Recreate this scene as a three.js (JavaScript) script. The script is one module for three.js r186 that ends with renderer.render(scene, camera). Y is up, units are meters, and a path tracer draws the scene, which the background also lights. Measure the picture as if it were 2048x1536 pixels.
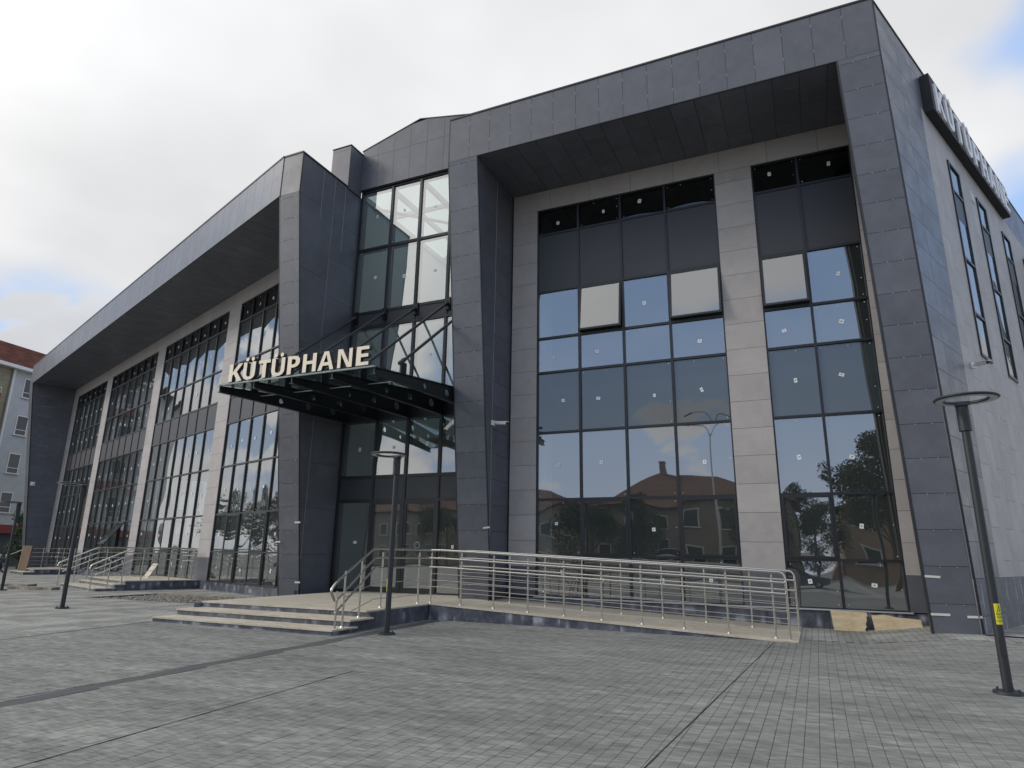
import * as THREE from 'three';
import { mergeGeometries } from 'three/addons/utils/BufferGeometryUtils.js';
import { ImprovedNoise } from 'three/addons/math/ImprovedNoise.js';
import { FontLoader } from 'three/addons/loaders/FontLoader.js';
import { TextGeometry } from 'three/addons/geometries/TextGeometry.js';

// ---------------------------------------------------------------- camera, sky, sun, exposure
const D = Math.PI / 180, V3 = THREE.Vector3;
const scene = new THREE.Scene();
const camera = new THREE.PerspectiveCamera(61.1, 4 / 3, 0.1, 1500);
camera.rotation.order = 'YXZ';
camera.position.set(0, 1.5, 0);
camera.rotation.set(14.73 * D, 24.59 * D, 0.913 * D);
camera.updateMatrixWorld(true);

const renderer = new THREE.WebGLRenderer({ antialias: true });
renderer.toneMapping = THREE.LinearToneMapping;
renderer.toneMappingExposure = 1.1;
renderer.shadowMap.enabled = true;
renderer.setSize(1024, 768);

const sun = new THREE.DirectionalLight(0xfff6ea, 1.4);
const SUN = new V3(-0.78, 0.5, 0.38).normalize();
sun.position.copy(SUN.clone().multiplyScalar(90).add(new V3(-15, 0, -15)));
sun.target.position.set(-15, 0, -15);
sun.castShadow = true; sun.shadow.radius = 28; sun.shadow.mapSize.set(2048, 2048);
Object.assign(sun.shadow.camera, { left: -60, right: 60, top: 60, bottom: -60, near: 1, far: 220 });
scene.add(sun, sun.target);

const clampf = (x, a = 0, b = 1) => Math.min(b, Math.max(a, x));
const sstep = (a, b, x) => { const t = clampf((x - a) / (b - a)); return t * t * (3 - 2 * t); };
{ // broken cloud: a bright white sheet, blue gaps low down, puffs under the sheet
  const W = 2048, H = 1024, px = new Float32Array(W * H * 4), N = new ImprovedNoise();
  const fbm = (x, y, z, o) => { let s = 0, a = 0.5, f = 1; for (let i = 0; i < o; i++) { s += a * N.noise(x * f + 7.3 * i, y * f + 3.1, z * f); a *= 0.5; f *= 2.03; } return s; };
  // openings in the cloud: direction, cosine half-width (soft), depth
  const gaps = [[-0.86, 0.31, -0.39, 0.955, 0.3], [0.4, 0.31, -0.86, 0.958, 1.1], [-0.98, 0.27, 0.12, 0.9, 1.0], [-0.1, 0.2, 0.97, 0.93, 1.1], [0.75, 0.4, 0.5, 0.87, 0.7], [0.86, 0.25, -0.45, 0.9, 0.6]].map(g => { const v = new V3(g[0], g[1], g[2]).normalize(); return [v.x, v.y, v.z, g[3], g[4]]; });
  for (let j = 0; j < H; j++) {
    const e = ((j + 0.5) / H - 0.5) * Math.PI, ce = Math.cos(e), y = Math.sin(e);
    for (let i = 0; i < W; i++) {
      const a = ((i + 0.5) / W - 0.5) * 2 * Math.PI, x = ce * Math.cos(a), z = ce * Math.sin(a), k = (j * W + i) * 4;
      const yy = Math.max(y, 0.0), q = 1 / (yy + 0.22), X = x * q, Z = z * q;
      const h = Math.pow(1 - yy, 2.3);
      let r = 0.22 + 0.47 * h, g = 0.43 + 0.36 * h, b = 0.84 + 0.09 * h;
      let cov = 0.42 + 1.15 * fbm(X * 0.8 + 4.2, 1.7, Z * 0.8 - 2.1, 6);
      let open = 0;
      for (const G of gaps) open = Math.max(open, G[4] * sstep(G[3] - 0.06, 1.0, x * G[0] + y * G[1] + z * G[2] + 0.075 * fbm(X * 1.3, 9, Z * 1.3, 5)));
      cov += 0.55 * Math.max(sstep(0.86, 0.97, -0.45 * x + 0.62 * y - 0.64 * z), sstep(0.86, 0.98, 0.2 * x + 0.66 * y - 0.72 * z));
      cov -= open * 1.15;
      cov += 0.95 * sstep(0.2, 0.08, y) * (1 - sstep(0.1, 0.6, z)); // pale haze cloud low down
      // low puffs stand in the openings
      const puff = fbm(x * 5.5 + 3, y * 11 + 1.3, z * 5.5, 6) * 1.6 + 0.3 - 0.5 * sstep(0.3, 0.9, z) - sstep(0.2, 0.42, y) * 1.2;
      const m = Math.max(sstep(-0.12, 0.3, cov), 0.92 * sstep(0.02, 0.2, puff));
      const tone = 0.6 + 1.15 * fbm(X * 1.15 - 3, 4.4, Z * 1.15 + 8, 5);
      const sg = Math.max(0, x * SUN.x + y * SUN.y + z * SUN.z), glow = 1.5 * Math.pow(sg, 9); // thin bright cloud before the sun
      const lit = 0.6 + 0.33 * clampf(tone) + glow, low = sstep(0.02, 0.25, puff) * (1 - sstep(-0.1, 0.3, cov));
      const c = lit * (1 - 0.16 * low);
      const wm = 0.1 * clampf(glow); r = r + (c * 1.0 - r) * m; g = g + (c * (1.005 - 0.3 * wm) - g) * m; b = b + (c * (1.02 - wm) - b) * m;
      px[k] = r; px[k + 1] = g; px[k + 2] = b; px[k + 3] = 1;
    }
  }
  const sky = new THREE.DataTexture(px, W, H, THREE.RGBAFormat, THREE.FloatType);
  sky.mapping = THREE.EquirectangularReflectionMapping; sky.magFilter = THREE.LinearFilter; sky.needsUpdate = true;
  scene.background = sky; scene.environment = sky; scene.backgroundIntensity = 1.0; scene.environmentIntensity = 1.0;
}

// ---------------------------------------------------------------- helpers
let seed = 20731;
const rnd = () => { seed = (seed * 1664525 + 1013904223) >>> 0; return seed / 4294967296; };
const rr = (a, b) => a + (b - a) * rnd();
const taken = {};
const numbered = n => { const c = taken[n] = (taken[n] ?? -1) + 1; return c ? `${n}_${String(c).padStart(3, '0')}` : n; };
function thing(name, label, category, pos = [0, 0, 0], turn = 0, group) {
  const o = new THREE.Group(); o.name = numbered(name); o.position.set(...pos); o.rotation.y = turn;
  o.userData = { label, category }; if (group) o.userData.group = group; scene.add(o); return o;
}
function sub(parent, name, pos = [0, 0, 0], turn = 0) { const o = new THREE.Group(); o.name = name; o.position.set(...pos); o.rotation.y = turn; parent.add(o); return o; }
function mesh(parent, name, g, m) { const o = new THREE.Mesh(g, lot(m)); o.name = name; parent.add(o); return o; }
function dup(root, pos, turn, label) { const r = root.clone(); r.name = numbered(root.name.replace(/_\d{3}$/, '')); r.position.set(...pos); r.rotation.y = turn; r.userData = { ...root.userData, label }; scene.add(r); return r; }
// a board of four corners (BL, BR, TR, TL seen from outside), T thick inwards, uv in metres
function board(p, T, gap = 0, grain = 0) {
  const P = p.map(a => new V3(...a)), c = new V3();
  if (gap) {
    const ux = P[1].clone().sub(P[0]).normalize().multiplyScalar(gap), uy = P[3].clone().sub(P[0]).normalize().multiplyScalar(gap);
    P[0].add(ux).add(uy); P[1].sub(ux).add(uy); P[2].sub(ux).sub(uy); P[3].add(ux).sub(uy);
  }
  const n = P[1].clone().sub(P[0]).cross(P[3].clone().sub(P[0])).normalize();
  const B = P.map(a => a.clone().addScaledVector(n, -T));
  const pos = [], uv = [], idx = [], ou = rnd() * 7, ov = rnd() * 7;
  const quad = (a, b, c2, d) => {
    const k = pos.length / 3, w = a.distanceTo(b), h = a.distanceTo(d);
    for (const v of [a, b, c2, d]) pos.push(v.x, v.y, v.z);
    if (grain) uv.push(ou, ov, ou, ov + w, ou + h, ov + w, ou + h, ov); else uv.push(ou, ov, ou + w, ov, ou + w, ov + h, ou, ov + h);
    idx.push(k, k + 1, k + 2, k, k + 2, k + 3);
  };
  quad(...P); quad(B[1], B[0], B[3], B[2]); quad(B[0], B[1], P[1], P[0]); quad(P[3], P[2], B[2], B[3]); quad(B[0], P[0], P[3], B[3]); quad(P[1], B[1], B[2], P[2]);
  const g = new THREE.BufferGeometry();
  g.setAttribute('position', new THREE.Float32BufferAttribute(pos, 3)); g.setAttribute('uv', new THREE.Float32BufferAttribute(uv, 2)); g.setIndex(idx); g.computeVertexNormals();
  return g;
}
const bx = (x0, x1, y0, y1, z0, z1) => board([[x0, y0, z1], [x1, y0, z1], [x1, y1, z1], [x0, y1, z1]], z1 - z0);
const merge = a => mergeGeometries(a.map(g => { const h = g.index ? g.toNonIndexed() : g; for (const k of Object.keys(h.attributes)) if (!['position', 'normal', 'uv'].includes(k)) h.deleteAttribute(k); return h; }));
// round bar from a to b
function bar(a, b, r, seg = 8, r2 = r) {
  const A = new V3(...a), B = new V3(...b), d = B.clone().sub(A), g = new THREE.CylinderGeometry(r2, r, d.length(), seg, 1);
  g.applyQuaternion(new THREE.Quaternion().setFromUnitVectors(new V3(0, 1, 0), d.clone().normalize())); g.translate((A.x + B.x) / 2, (A.y + B.y) / 2, (A.z + B.z) / 2); return g;
}
// pipe along corners, corners rounded by radius q
function pipe(pts, r, q = 0.06, seg = 8) {
  const P = pts.map(p => new V3(...p)), path = new THREE.CurvePath(); let last = P[0];
  for (let i = 1; i < P.length; i++) {
    if (i < P.length - 1) {
      const d1 = P[i].clone().sub(P[i - 1]), d2 = P[i + 1].clone().sub(P[i]), k = Math.min(q, d1.length() * 0.45, d2.length() * 0.45);
      const a = P[i].clone().addScaledVector(d1.normalize(), -k), b = P[i].clone().addScaledVector(d2.normalize(), k);
      path.add(new THREE.LineCurve3(last, a)); path.add(new THREE.QuadraticBezierCurve3(a, P[i], b)); last = b;
    } else path.add(new THREE.LineCurve3(last, P[i]));
  }
  const parts = [];
  for (const c of path.curves) if (c.getLength() > 1e-4) parts.push(new THREE.TubeGeometry(c, c.isLineCurve3 ? 1 : 5, r, seg, false));
  for (const [e, s] of [[P[0], 1], [P[P.length - 1], 1]]) { const g = new THREE.SphereGeometry(r, seg, 5); g.translate(e.x, e.y, e.z); parts.push(g); }
  return merge(parts);
}
// ---------------------------------------------------------------- textures (colour, grain and fine relief only)
function vnoise(P, s) { const t = new Float32Array(P * P); let q = s >>> 0; for (let i = 0; i < P * P; i++) { q = (q * 1103515245 + 12345) >>> 0; t[i] = (q >>> 8) / 16777216; } return (u, v) => { const x = u * P, y = v * P, xi = Math.floor(x), yi = Math.floor(y), fx = x - xi, fy = y - yi, sx = fx * fx * (3 - 2 * fx), sy = fy * fy * (3 - 2 * fy), g = (a, b) => t[((b % P + P) % P) * P + ((a % P + P) % P)]; return (g(xi, yi) * (1 - sx) + g(xi + 1, yi) * sx) * (1 - sy) + (g(xi, yi + 1) * (1 - sx) + g(xi + 1, yi + 1) * sx) * sy; }; }
function aniso(Px, Py, s) { const t = new Float32Array(Px * Py); let q = s >>> 0; for (let i = 0; i < Px * Py; i++) { q = (q * 1103515245 + 12345) >>> 0; t[i] = (q >>> 8) / 16777216; } const g = (a, b) => t[((b % Py + Py) % Py) * Px + ((a % Px + Px) % Px)]; return (u, v) => { const x = u * Px, y = v * Py, xi = Math.floor(x), yi = Math.floor(y), fx = x - xi, fy = y - yi, sx = fx * fx * (3 - 2 * fx), sy = fy * fy * (3 - 2 * fy); return (g(xi, yi) * (1 - sx) + g(xi + 1, yi) * sx) * (1 - sy) + (g(xi, yi + 1) * (1 - sx) + g(xi + 1, yi + 1) * sx) * sy; }; }
const pv = [aniso(22, 9, 71), aniso(120, 26, 72), aniso(420, 160, 73), aniso(60, 60, 74)];
const NZ = {}; const nz = (P, s) => NZ[P + '_' + s] ??= vnoise(P, s * 7919 + P);
function tex(n, metres, fn, srgb = true) {
  const d = new Uint8Array(n * n * 4);
  for (let j = 0; j < n; j++) for (let i = 0; i < n; i++) { const c = fn((i + 0.5) / n, (j + 0.5) / n), k = (j * n + i) * 4; d[k] = clampf(c[0], 0, 255); d[k + 1] = clampf(c[1], 0, 255); d[k + 2] = clampf(c[2], 0, 255); d[k + 3] = 255; }
  const t = new THREE.DataTexture(d, n, n); t.wrapS = t.wrapT = THREE.RepeatWrapping; t.magFilter = THREE.LinearFilter; t.minFilter = THREE.LinearMipmapLinearFilter; t.generateMipmaps = true;
  if (srgb) t.colorSpace = THREE.SRGBColorSpace; t.repeat.set(1 / metres, 1 / metres); t.needsUpdate = true; return t;
}
const mottled = (base, amp, s) => (u, v) => {
  const f = 0.42 * nz(5, s)(u, v) + 0.28 * nz(17, s + 1)(u, v) + 0.17 * nz(61, s + 2)(u, v) + 0.13 * nz(230, s + 3)(u, v) - 0.5, k = 1 + amp * 2 * f;
  return [base[0] * k, base[1] * k, base[2] * (k * 0.985 + 0.015)];
};
const grey = f => (u, v) => { const k = 255 * f(u, v); return [k, k, k]; };
const std = (o) => new THREE.MeshStandardMaterial(o);
const col = (r, g, b) => new THREE.Color().setRGB(r, g, b);
const T = {
  dark: tex(512, 3.1, mottled([92, 94, 101], 0.13, 1)), light: tex(512, 3.1, mottled([168, 163, 160], 0.07, 5)),
  rough: tex(256, 3.1, grey((u, v) => 0.42 + 0.16 * nz(9, 3)(u, v) + 0.1 * nz(64, 4)(u, v)), false),
  trav: tex(512, 1.6, (u, v) => { const w = v + 0.05 * nz(4, 21)(u, v), f = 0.5 * nz(6, 22)(u * 0.5, w * 3) + 0.3 * nz(13, 23)(u, w * 5) + 0.2 * nz(64, 24)(u * 0.7, w * 3), p = nz(90, 26)(u * 0.6, w * 2) > 0.86 ? 0.8 : 1; return [(186 + 40 * (f - 0.4)) * p, (178 + 43 * (f - 0.42)) * p, (163 + 48 * (f - 0.45)) * p]; }),
  granite: tex(512, 1.3, (u, v) => { const f = 0.5 * nz(6, 31)(u, v) + 0.3 * nz(23, 32)(u, v) + 0.2 * nz(140, 33)(u, v), s = Math.pow(nz(9, 34)(u, v * 0.6), 5) * 90; return [74 + 66 * (f - 0.35) + s, 77 + 66 * (f - 0.35) + s, 86 + 66 * (f - 0.35) + s]; }),
  paver: tex(1024, 2.4, (u, v) => { const f = 0.3 * pv[0](u, v) + 0.4 * pv[1](u, v) + 0.3 * pv[2](u, v), k = 1 + 0.62 * (f - 0.5), d = pv[3](u, v) > 0.93 ? 0.9 : 1; return [205 * k * d, 206 * k * d, 204 * k * d]; }),
  paverBump: tex(1024, 2.4, grey((u, v) => 0.5 * pv[1](u, v) + 0.3 * pv[3](u, v) + 0.2 * pv[2](u, v)), false),
  plaster: tex(256, 4, mottled([206, 203, 196], 0.06, 51)), tileRed: tex(256, 1.5, mottled([112, 68, 58], 0.45, 55)),
  wood: tex(256, 1.2, (u, v) => { const f = nz(24, 61)(u, v * 0.12) * 0.6 + nz(90, 62)(u, v * 0.1) * 0.4; return [98 + 46 * (f - 0.5), 78 + 40 * (f - 0.5), 61 + 34 * (f - 0.5)]; }),
  bark: tex(128, 0.6, mottled([92, 80, 66], 0.4, 65)), gravel: tex(256, 1.2, mottled([142, 134, 120], 0.4, 70)),
};
// paving too far away for its pieces to be told apart: joints as fine relief and colour
const BW = 0.12, BL = 0.24;
T.farPave = tex(1024, 1, (u, v) => {
  const X = u * 20, r = Math.floor(X), Y = v * 10 + (r % 2) * 0.5, fx = X - r, fy = Y - Math.floor(Y), j = fx < 0.1 || fx > 0.94 || fy < 0.05 || fy > 0.97;
  const f = 0.5 * nz(5, 41)(u, v) + 0.3 * nz(20, 42)(u, v) + 0.2 * nz(170, 43)(u, v), k = (1 + 0.55 * (f - 0.5)) * (j ? 0.8 : 1); return [142 * k, 143 * k, 138 * k];
});
T.farPave.repeat.set(1 / (20 * BW), 1 / (10 * BL));
const M = {
  dark: std({ map: T.dark, roughnessMap: T.rough, roughness: 0.75 }), light: std({ map: T.light, roughnessMap: T.rough, roughness: 1.0 }),
  core: std({ color: col(0.012, 0.012, 0.014), roughness: 0.85 }), trim: std({ color: col(0.022, 0.024, 0.028), roughness: 0.5 }), alu: std({ color: col(0.018, 0.02, 0.023), roughness: 0.42 }),
  spandrel: std({ color: col(0.042, 0.044, 0.05), roughness: 0.5 }), clip: std({ color: col(0.45, 0.45, 0.45), roughness: 0.4, metalness: 0.6 }), sticker: std({ color: col(0.78, 0.79, 0.8), roughness: 0.6 }),
  print: std({ color: col(0.1, 0.11, 0.13), roughness: 0.6 }), tape: std({ color: col(0.56, 0.56, 0.5), roughness: 0.7 }), steel: std({ color: col(0.6, 0.575, 0.53), roughness: 0.27, metalness: 1 }),
  trav: std({ map: T.trav, roughness: 0.6, bumpMap: T.trav, bumpScale: 0.004 }), granite: std({ map: T.granite, roughness: 0.32 }), lamp: std({ color: col(0.022, 0.026, 0.03), roughness: 0.48 }), lens: std({ color: col(0.5, 0.52, 0.53), roughness: 0.35 }),
  blackSteel: std({ color: col(0.01, 0.011, 0.013), roughness: 0.42 }), rod: std({ color: col(0.03, 0.033, 0.038), roughness: 0.4 }), cream: std({ map: tex(256, 0.9, mottled([232, 219, 194], 0.05, 80)), roughness: 0.5 }), letterSide: std({ color: col(0.05, 0.045, 0.04), roughness: 0.5 }),
  whitePlastic: std({ color: col(0.75, 0.75, 0.74), roughness: 0.4 }), blackPlastic: std({ color: col(0.015, 0.015, 0.016), roughness: 0.35 }), silver: std({ color: col(0.5, 0.51, 0.53), roughness: 0.4, metalness: 0.3 }), inner: std({ color: col(0.34, 0.34, 0.33), roughness: 0.9 }), innerWhite: std({ color: col(0.7, 0.71, 0.7), roughness: 0.85 }), innerFloor: std({ color: col(0.22, 0.21, 0.2), roughness: 0.6 }),
  glass: new THREE.MeshPhysicalMaterial({ color: col(0.5, 0.58, 0.57), roughness: 0.012, transmission: 0.93, thickness: 0, ior: 3.4 }), cloudToneGlass: new THREE.MeshPhysicalMaterial({ color: col(0.2, 0.25, 0.27), roughness: 0.012, transmission: 0.75, thickness: 0, ior: 2.0 }), clear: new THREE.MeshPhysicalMaterial({ color: col(0.72, 0.8, 0.78), roughness: 0.01, transmission: 1, thickness: 0, ior: 1.6 }),  // grey pane tint stands in for the reflection of a grey cloud bank
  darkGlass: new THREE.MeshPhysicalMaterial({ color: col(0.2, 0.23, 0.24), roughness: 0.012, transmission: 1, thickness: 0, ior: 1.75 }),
  signLetter: std({ color: col(.82, .83, .85), roughness: .5 }), streaked: std({ map: tex(512, 2.2, (u, v) => { const k = mottled([92, 93, 98], .14, 130)(u, v), q = Math.pow(nz(40, 131)(u, v * .06), 6) * nz(7, 132)(u, v) * 150 + Math.pow(nz(130, 133)(u, v * .15), 9) * 70; return k.map(a => a + q); }), roughness: .6 }),
  signBox: std({ color: col(.02, .022, .028), roughness: .7 }), beigeStone: std({ map: tex(512, .9, (u, v) => { const w = v + .06 * nz(4, 21)(u, v), f = .5 * nz(6, 22)(u * .4, w * 2) + .3 * nz(13, 23)(u, w * 4) + .2 * nz(64, 24)(u * .7, w * 3); return [200 + 46 * (f - .42), 182 + 54 * (f - .44), 150 + 66 * (f - .46)]; }), roughness: .6 }),
  plaster: std({ map: T.plaster, roughness: 0.9 }), roofTile: std({ map: T.tileRed, roughness: 0.85 }), wood: std({ map: T.wood, roughness: 0.8 }), bark: std({ map: T.bark, roughness: 0.95 }),
};
const batches = m => [0.95, 0.98, 1.0, 1.03].map(k => { const c = m.clone(); c.color.setScalar(k); return c; });
const lots = new Map([[M.dark, batches(M.dark)], [M.light, batches(M.light)], [M.granite, batches(M.granite)], [M.trav, batches(M.trav)]]);
const lot = m => lots.has(m) ? lots.get(m)[Math.floor(rnd() * 4)] : m; // boards come from several batches

// ---------------------------------------------------------------- the building's frame of reference
// right wing: facade along x, glass line z = ZW; left wing: its own axes, turned by LT about LO, x to the right, wall at z = 0
const ZW = -17.25, LT = -19.71 * D, LO = [-13.998, 0, -16.647];
const TOP = 14.16, SOF = 12.73, PLAT = 0.35;
const gnd = (x, z) => 0.19 * sstep(0.4, 2.4, x) * sstep(-11.5, -15.5, z);

const lib = thing('library_building', 'large dark grey panelled library building with tilted frames and glass facades', 'building');

const lerp3 = (a, b, t) => a.map((v, i) => v + (b[i] - v) * t);
// a face of courses: corners BL, BR, TR, TL; nx columns, ys joint fractions
function courses(parent, name, m, c, nx, fr, thick = 0.02, gap = 0.004, stagger = 0) {
  for (let j = 0; j < fr.length - 1; j++) {
    const l0 = lerp3(c[0], c[3], fr[j]), r0 = lerp3(c[1], c[2], fr[j]), l1 = lerp3(c[0], c[3], fr[j + 1]), r1 = lerp3(c[1], c[2], fr[j + 1]);
    const cuts = []; for (let i = 0; i <= nx; i++) cuts.push(i / nx);
    if (stagger && j % 2) { cuts.splice(1, nx - 1); for (let i = 0; i < nx; i++) cuts.splice(cuts.length - 1, 0, (i + 0.5) / nx); }
    for (let i = 0; i < cuts.length - 1; i++) mesh(parent, name, board([lerp3(l0, r0, cuts[i]), lerp3(l0, r0, cuts[i + 1]), lerp3(l1, r1, cuts[i + 1]), lerp3(l1, r1, cuts[i])], thick, gap), m);
  }
}
const even = n => Array.from({ length: n + 1 }, (_, i) => i / n);
const steps = (h, d) => { const a = [0]; for (let y = d; y < h - 0.12; y += d) a.push(y / h); a.push(1); return a; };
// small bright spacers at the joints, joined: too small to pick apart
function clips(parent, pts) { const o = mesh(parent, 'joint_clip', merge(pts.map(([x, y, z]) => bx(x - 0.007, x + 0.007, y - 0.011, y + 0.011, z, z + 0.006))), M.clip); o.userData.kind = 'stuff'; }

{ // ---- right portal frame
  const f = sub(lib, 'portal_frame');
  const zt = -14.64, zbL = -16.24, zbR = -15.52, xi0 = -7.95, xo0 = -8.87, xi1t = 1.49, xi1b = 1.93, xo1t = 2.345, xo1b = 2.71;
  courses(f, 'fascia_panel', M.dark, [[xo0, SOF, zt], [xo1t, SOF, zt], [xo1t, TOP, zt], [xo0, TOP, zt]], 17, [0, 1]);
  courses(f, 'pillar_panel', M.dark, [[xo0, 0.02, zbL], [xi0, 0.02, zbL], [xi0, SOF, zt], [xo0, SOF, zt]], 1, steps(SOF, 0.7));
  courses(f, 'pillar_panel', M.dark, [[xi1b, 0.02, zbR], [xo1b, 0.02, zbR], [xo1t, SOF, zt], [xi1t, SOF, zt]], 1, steps(SOF, 0.7));
  // inner side of the pillar: an upright strip, and the wedge in front of it
  courses(f, 'reveal_panel', M.dark, [[xi0, 0.02, -16.06], [xi0, 0.02, ZW], [xi0, SOF, ZW], [xi0, SOF, -16.06]], 1, steps(SOF, 0.7));
  courses(f, 'reveal_panel', M.dark, [[xi0, 1.6, -16.04], [xi0, 1.6, -16.066], [xi0, SOF, -16.066], [xi0, SOF, zt]], 1, steps(SOF - 1.6, 1.4));
  // side of the pillar towards the entrance
  courses(f, 'reveal_panel', M.dark, [[xo0, 0.02, ZW], [xo0, 0.02, zbL], [xo0, SOF, zt], [xo0, SOF, ZW]], 1, steps(SOF, 0.7)); mesh(f, 'reveal_panel', board([[xo0, SOF, ZW], [xo0, SOF, zt], [xo0, TOP, zt], [xo0, TOP, ZW]], .02, .004), M.dark);
  mesh(f, 'seam_strip', bx(xi0, xi0 + .005, 1.7, SOF, -16.068, -16.06), M.silver);
  // soffit, seen from below
  const nS = 16; for (let i = 0; i < nS; i++) { const a = xi0 + (1.9 - xi0) * i / nS, b = xi0 + (1.9 - xi0) * (i + 1) / nS, off = i % 2 ? 0.5 : 1.0; let z0 = zt; for (let z = zt - (i % 2 ? 0.65 : 1.3); ; z -= 1.3) { const ze = Math.max(z, ZW); mesh(f, 'soffit_panel', board([[a, SOF, ze], [b, SOF, ze], [b, SOF, z0], [a, SOF, z0]], 0.02, 0.005), M.dark); z0 = ze; if (ze <= ZW) break; } }
  mesh(f, 'frame_core', merge([board([[xo0 + .03, 0, zbL - .03], [xi0 - .03, 0, zbL - .03], [xi0 - .03, SOF + .03, zt - .03], [xo0 + .03, SOF + .03, zt - .03]], 0.06), board([[xi1b + .03, 0, zbR - .03], [xo1b - .02, 0, zbR - .03], [xo1t - .02, SOF + .03, zt - .03], [xi1t + .03, SOF + .03, zt - .03]], 0.5), bx(xo0 + .03, xo1t - .02, SOF + .03, TOP - .01, zt - 0.3, zt - .03), bx(xo0 + .03, 2.2, SOF + .03, SOF + .1, ZW, zt - .1)]), M.core);
  mesh(f, 'edge_trim', merge([board([[xi1b - .035, 0, zbR], [xi1b + .005, 0, zbR + .002], [xi1t + .005, SOF, zt + .002], [xi1t - .035, SOF, zt]], 0.3), board([[xo1b - .005, 0, zbR + .003], [xo1b + .045, 0, zbR + .003], [xo1t + .03, SOF, zt + .003], [xo1t - .005, SOF, zt + .003]], 0.05), bx(xo1t - .005, xo1t + .03, SOF, TOP, zt - .05, zt + .003), bx(xo0 - .02, xo1t + .03, TOP, TOP + .05, zt - .5, zt + .02), board([[xi0 - .004, 0, zbL + .003], [xi0 + .022, 0, zbL + .003], [xi0 + .022, SOF, zt + .003], [xi0 - .004, SOF, zt + .003]], 0.04), bx(xi0, xi1t, SOF - .012, SOF + .01, zt - .03, zt + .004), board([[xo0 - .03, 0, zbL + .003], [xo0 + .004, 0, zbL + .003], [xo0 + .004, SOF, zt + .003], [xo0 - .03, SOF, zt + .003]], 0.04), bx(xo0 - .03, xo0 + .004, SOF, TOP, zt - .04, zt + .003)]), M.trim);
  const cp = []; for (const y of steps(SOF, 0.7).slice(1, -1)) { for (const k of [0.36, 0.72]) { cp.push([xo0 + (xi0 - xo0) * k, y * SOF, zbL + (zt - zbL) * y + .002]); const xa = xi1b + (xi1t - xi1b) * y, xb = xo1b + (xo1t - xo1b) * y; cp.push([xa + (xb - xa) * k, y * SOF, zbR + (zt - zbR) * y + .002]); } }
  for (let i = 1; i < 17; i++) for (const k of [0.3, 0.8]) for (const d of [-.022, .022]) cp.push([xo0 + (xo1t - xo0) * i / 17, SOF + (TOP - SOF) * k + d, zt + .002]);
  clips(f, cp);
  const tp = (x, y, z, w, t = 0) => { const g = bx(-w / 2, w / 2, -.022, .022, 0, 0.004); g.rotateZ(t); g.translate(x, y, z); mesh(f, 'tape_strip', g, M.tape); };
  const fz = y => zbR + (zt - zbR) * y / SOF + .006; tp(2.02, 1.22, fz(1.22), 0.26, -.05); tp(2.07, 0.52, fz(.52), 0.32); tp(2.62, 0.5, fz(.5), 0.24, .03); tp(-7.99, 2.2, zbL + (zt - zbL) * 2.2 / SOF + .006, 0.2, .1);
}
{ // ---- right wing wall: pale strips, band above the windows, dark plinth
  const w = sub(lib, 'facade_wall'), z = ZW, pz = z + 0.06;
  const strip = (x0, x1, y0 = 1.2) => courses(w, 'wall_panel', M.light, [[x0, y0, pz], [x1, y0, pz], [x1, 12.07, pz], [x0, 12.07, pz]], 1, steps(12.07 - y0, 0.7));
  strip(-7.9, -7.07); strip(-1.67, -0.69); strip(1.75, 2.55);
  courses(w, 'wall_panel', M.light, [[-7.9, 12.07, pz], [2.3, 12.07, pz], [2.3, SOF, pz], [-7.9, SOF, pz]], 8, [0, 1]);
  for (const [a, b] of [[-7.9, -7.07], [-1.67, -0.69], [1.75, 2.75]]) mesh(w, 'plinth_panel', board([[a, 0.42, pz], [b, 0.42, pz], [b, 1.2, pz], [a, 1.2, pz]], 0.02, 0.004), M.dark);
  for (let i = 0; i < 8; i++) { const a = -7.9 + i * 1.34; mesh(w, 'plinth_panel', board([[a, -0.05, pz + .01], [a + 1.34, -0.05, pz + .01], [a + 1.34, 0.4, pz + .01], [a, 0.4, pz + .01]], 0.03, 0.004), M.granite); }
  mesh(w, 'wall_core', merge([bx(-7.95, -7.1, 0, SOF, z - .25, pz - .025), bx(-1.65, -0.72, 0, SOF, z - .25, pz - .025), bx(1.78, 2.9, 0, SOF, z - .25, pz - .025), bx(-7.1, 1.78, 12.09, SOF + .1, z - .25, pz - .025), bx(-7.1, 1.78, -.1, 0.4, z - .25, pz - .025)]), M.core);
  mesh(w, 'window_sill', bx(-7.1, 1.8, 0.395, 0.425, z, pz + .05), M.silver);
}
// ---- windows: frame bars, panes slightly bowed as sealed units are, paper labels left on the glass
let paneCount = 0;
function pane(parent, m, x0, x1, y0, y1, z, tilt = 0, name = 'pane', bow = 1) {
  const n = 8, w = x1 - x0, h = y1 - y0, g = new THREE.PlaneGeometry(w, h, n, n), p = g.attributes.position;
  const a = rr(-0.0055, 0.0055) * bow, b1 = rr(-.0022, .0022) * bow, ph = rr(0, 6), ph2 = rr(0, 6), tx = rr(-.0022, .0022) * bow, ty = rr(-.0022, .0022) * bow;
  for (let i = 0; i < p.count; i++) { const u = p.getX(i) / w * 2, v = p.getY(i) / h * 2; p.setZ(i, a * (1 - u * u) * (1 - v * v) + b1 * Math.sin(2.4 * v + ph) * Math.cos(1.9 * u + ph2) + tx * u * w / 2 + ty * v * h / 2); }
  g.computeVertexNormals();
  if (tilt) { g.translate(0, -h / 2, 0); g.rotateX(-tilt); g.translate(0, h / 2, 0); }
  g.translate((x0 + x1) / 2, (y0 + y1) / 2, z); paneCount++;
  return mesh(parent, name, g, m);
}
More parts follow.
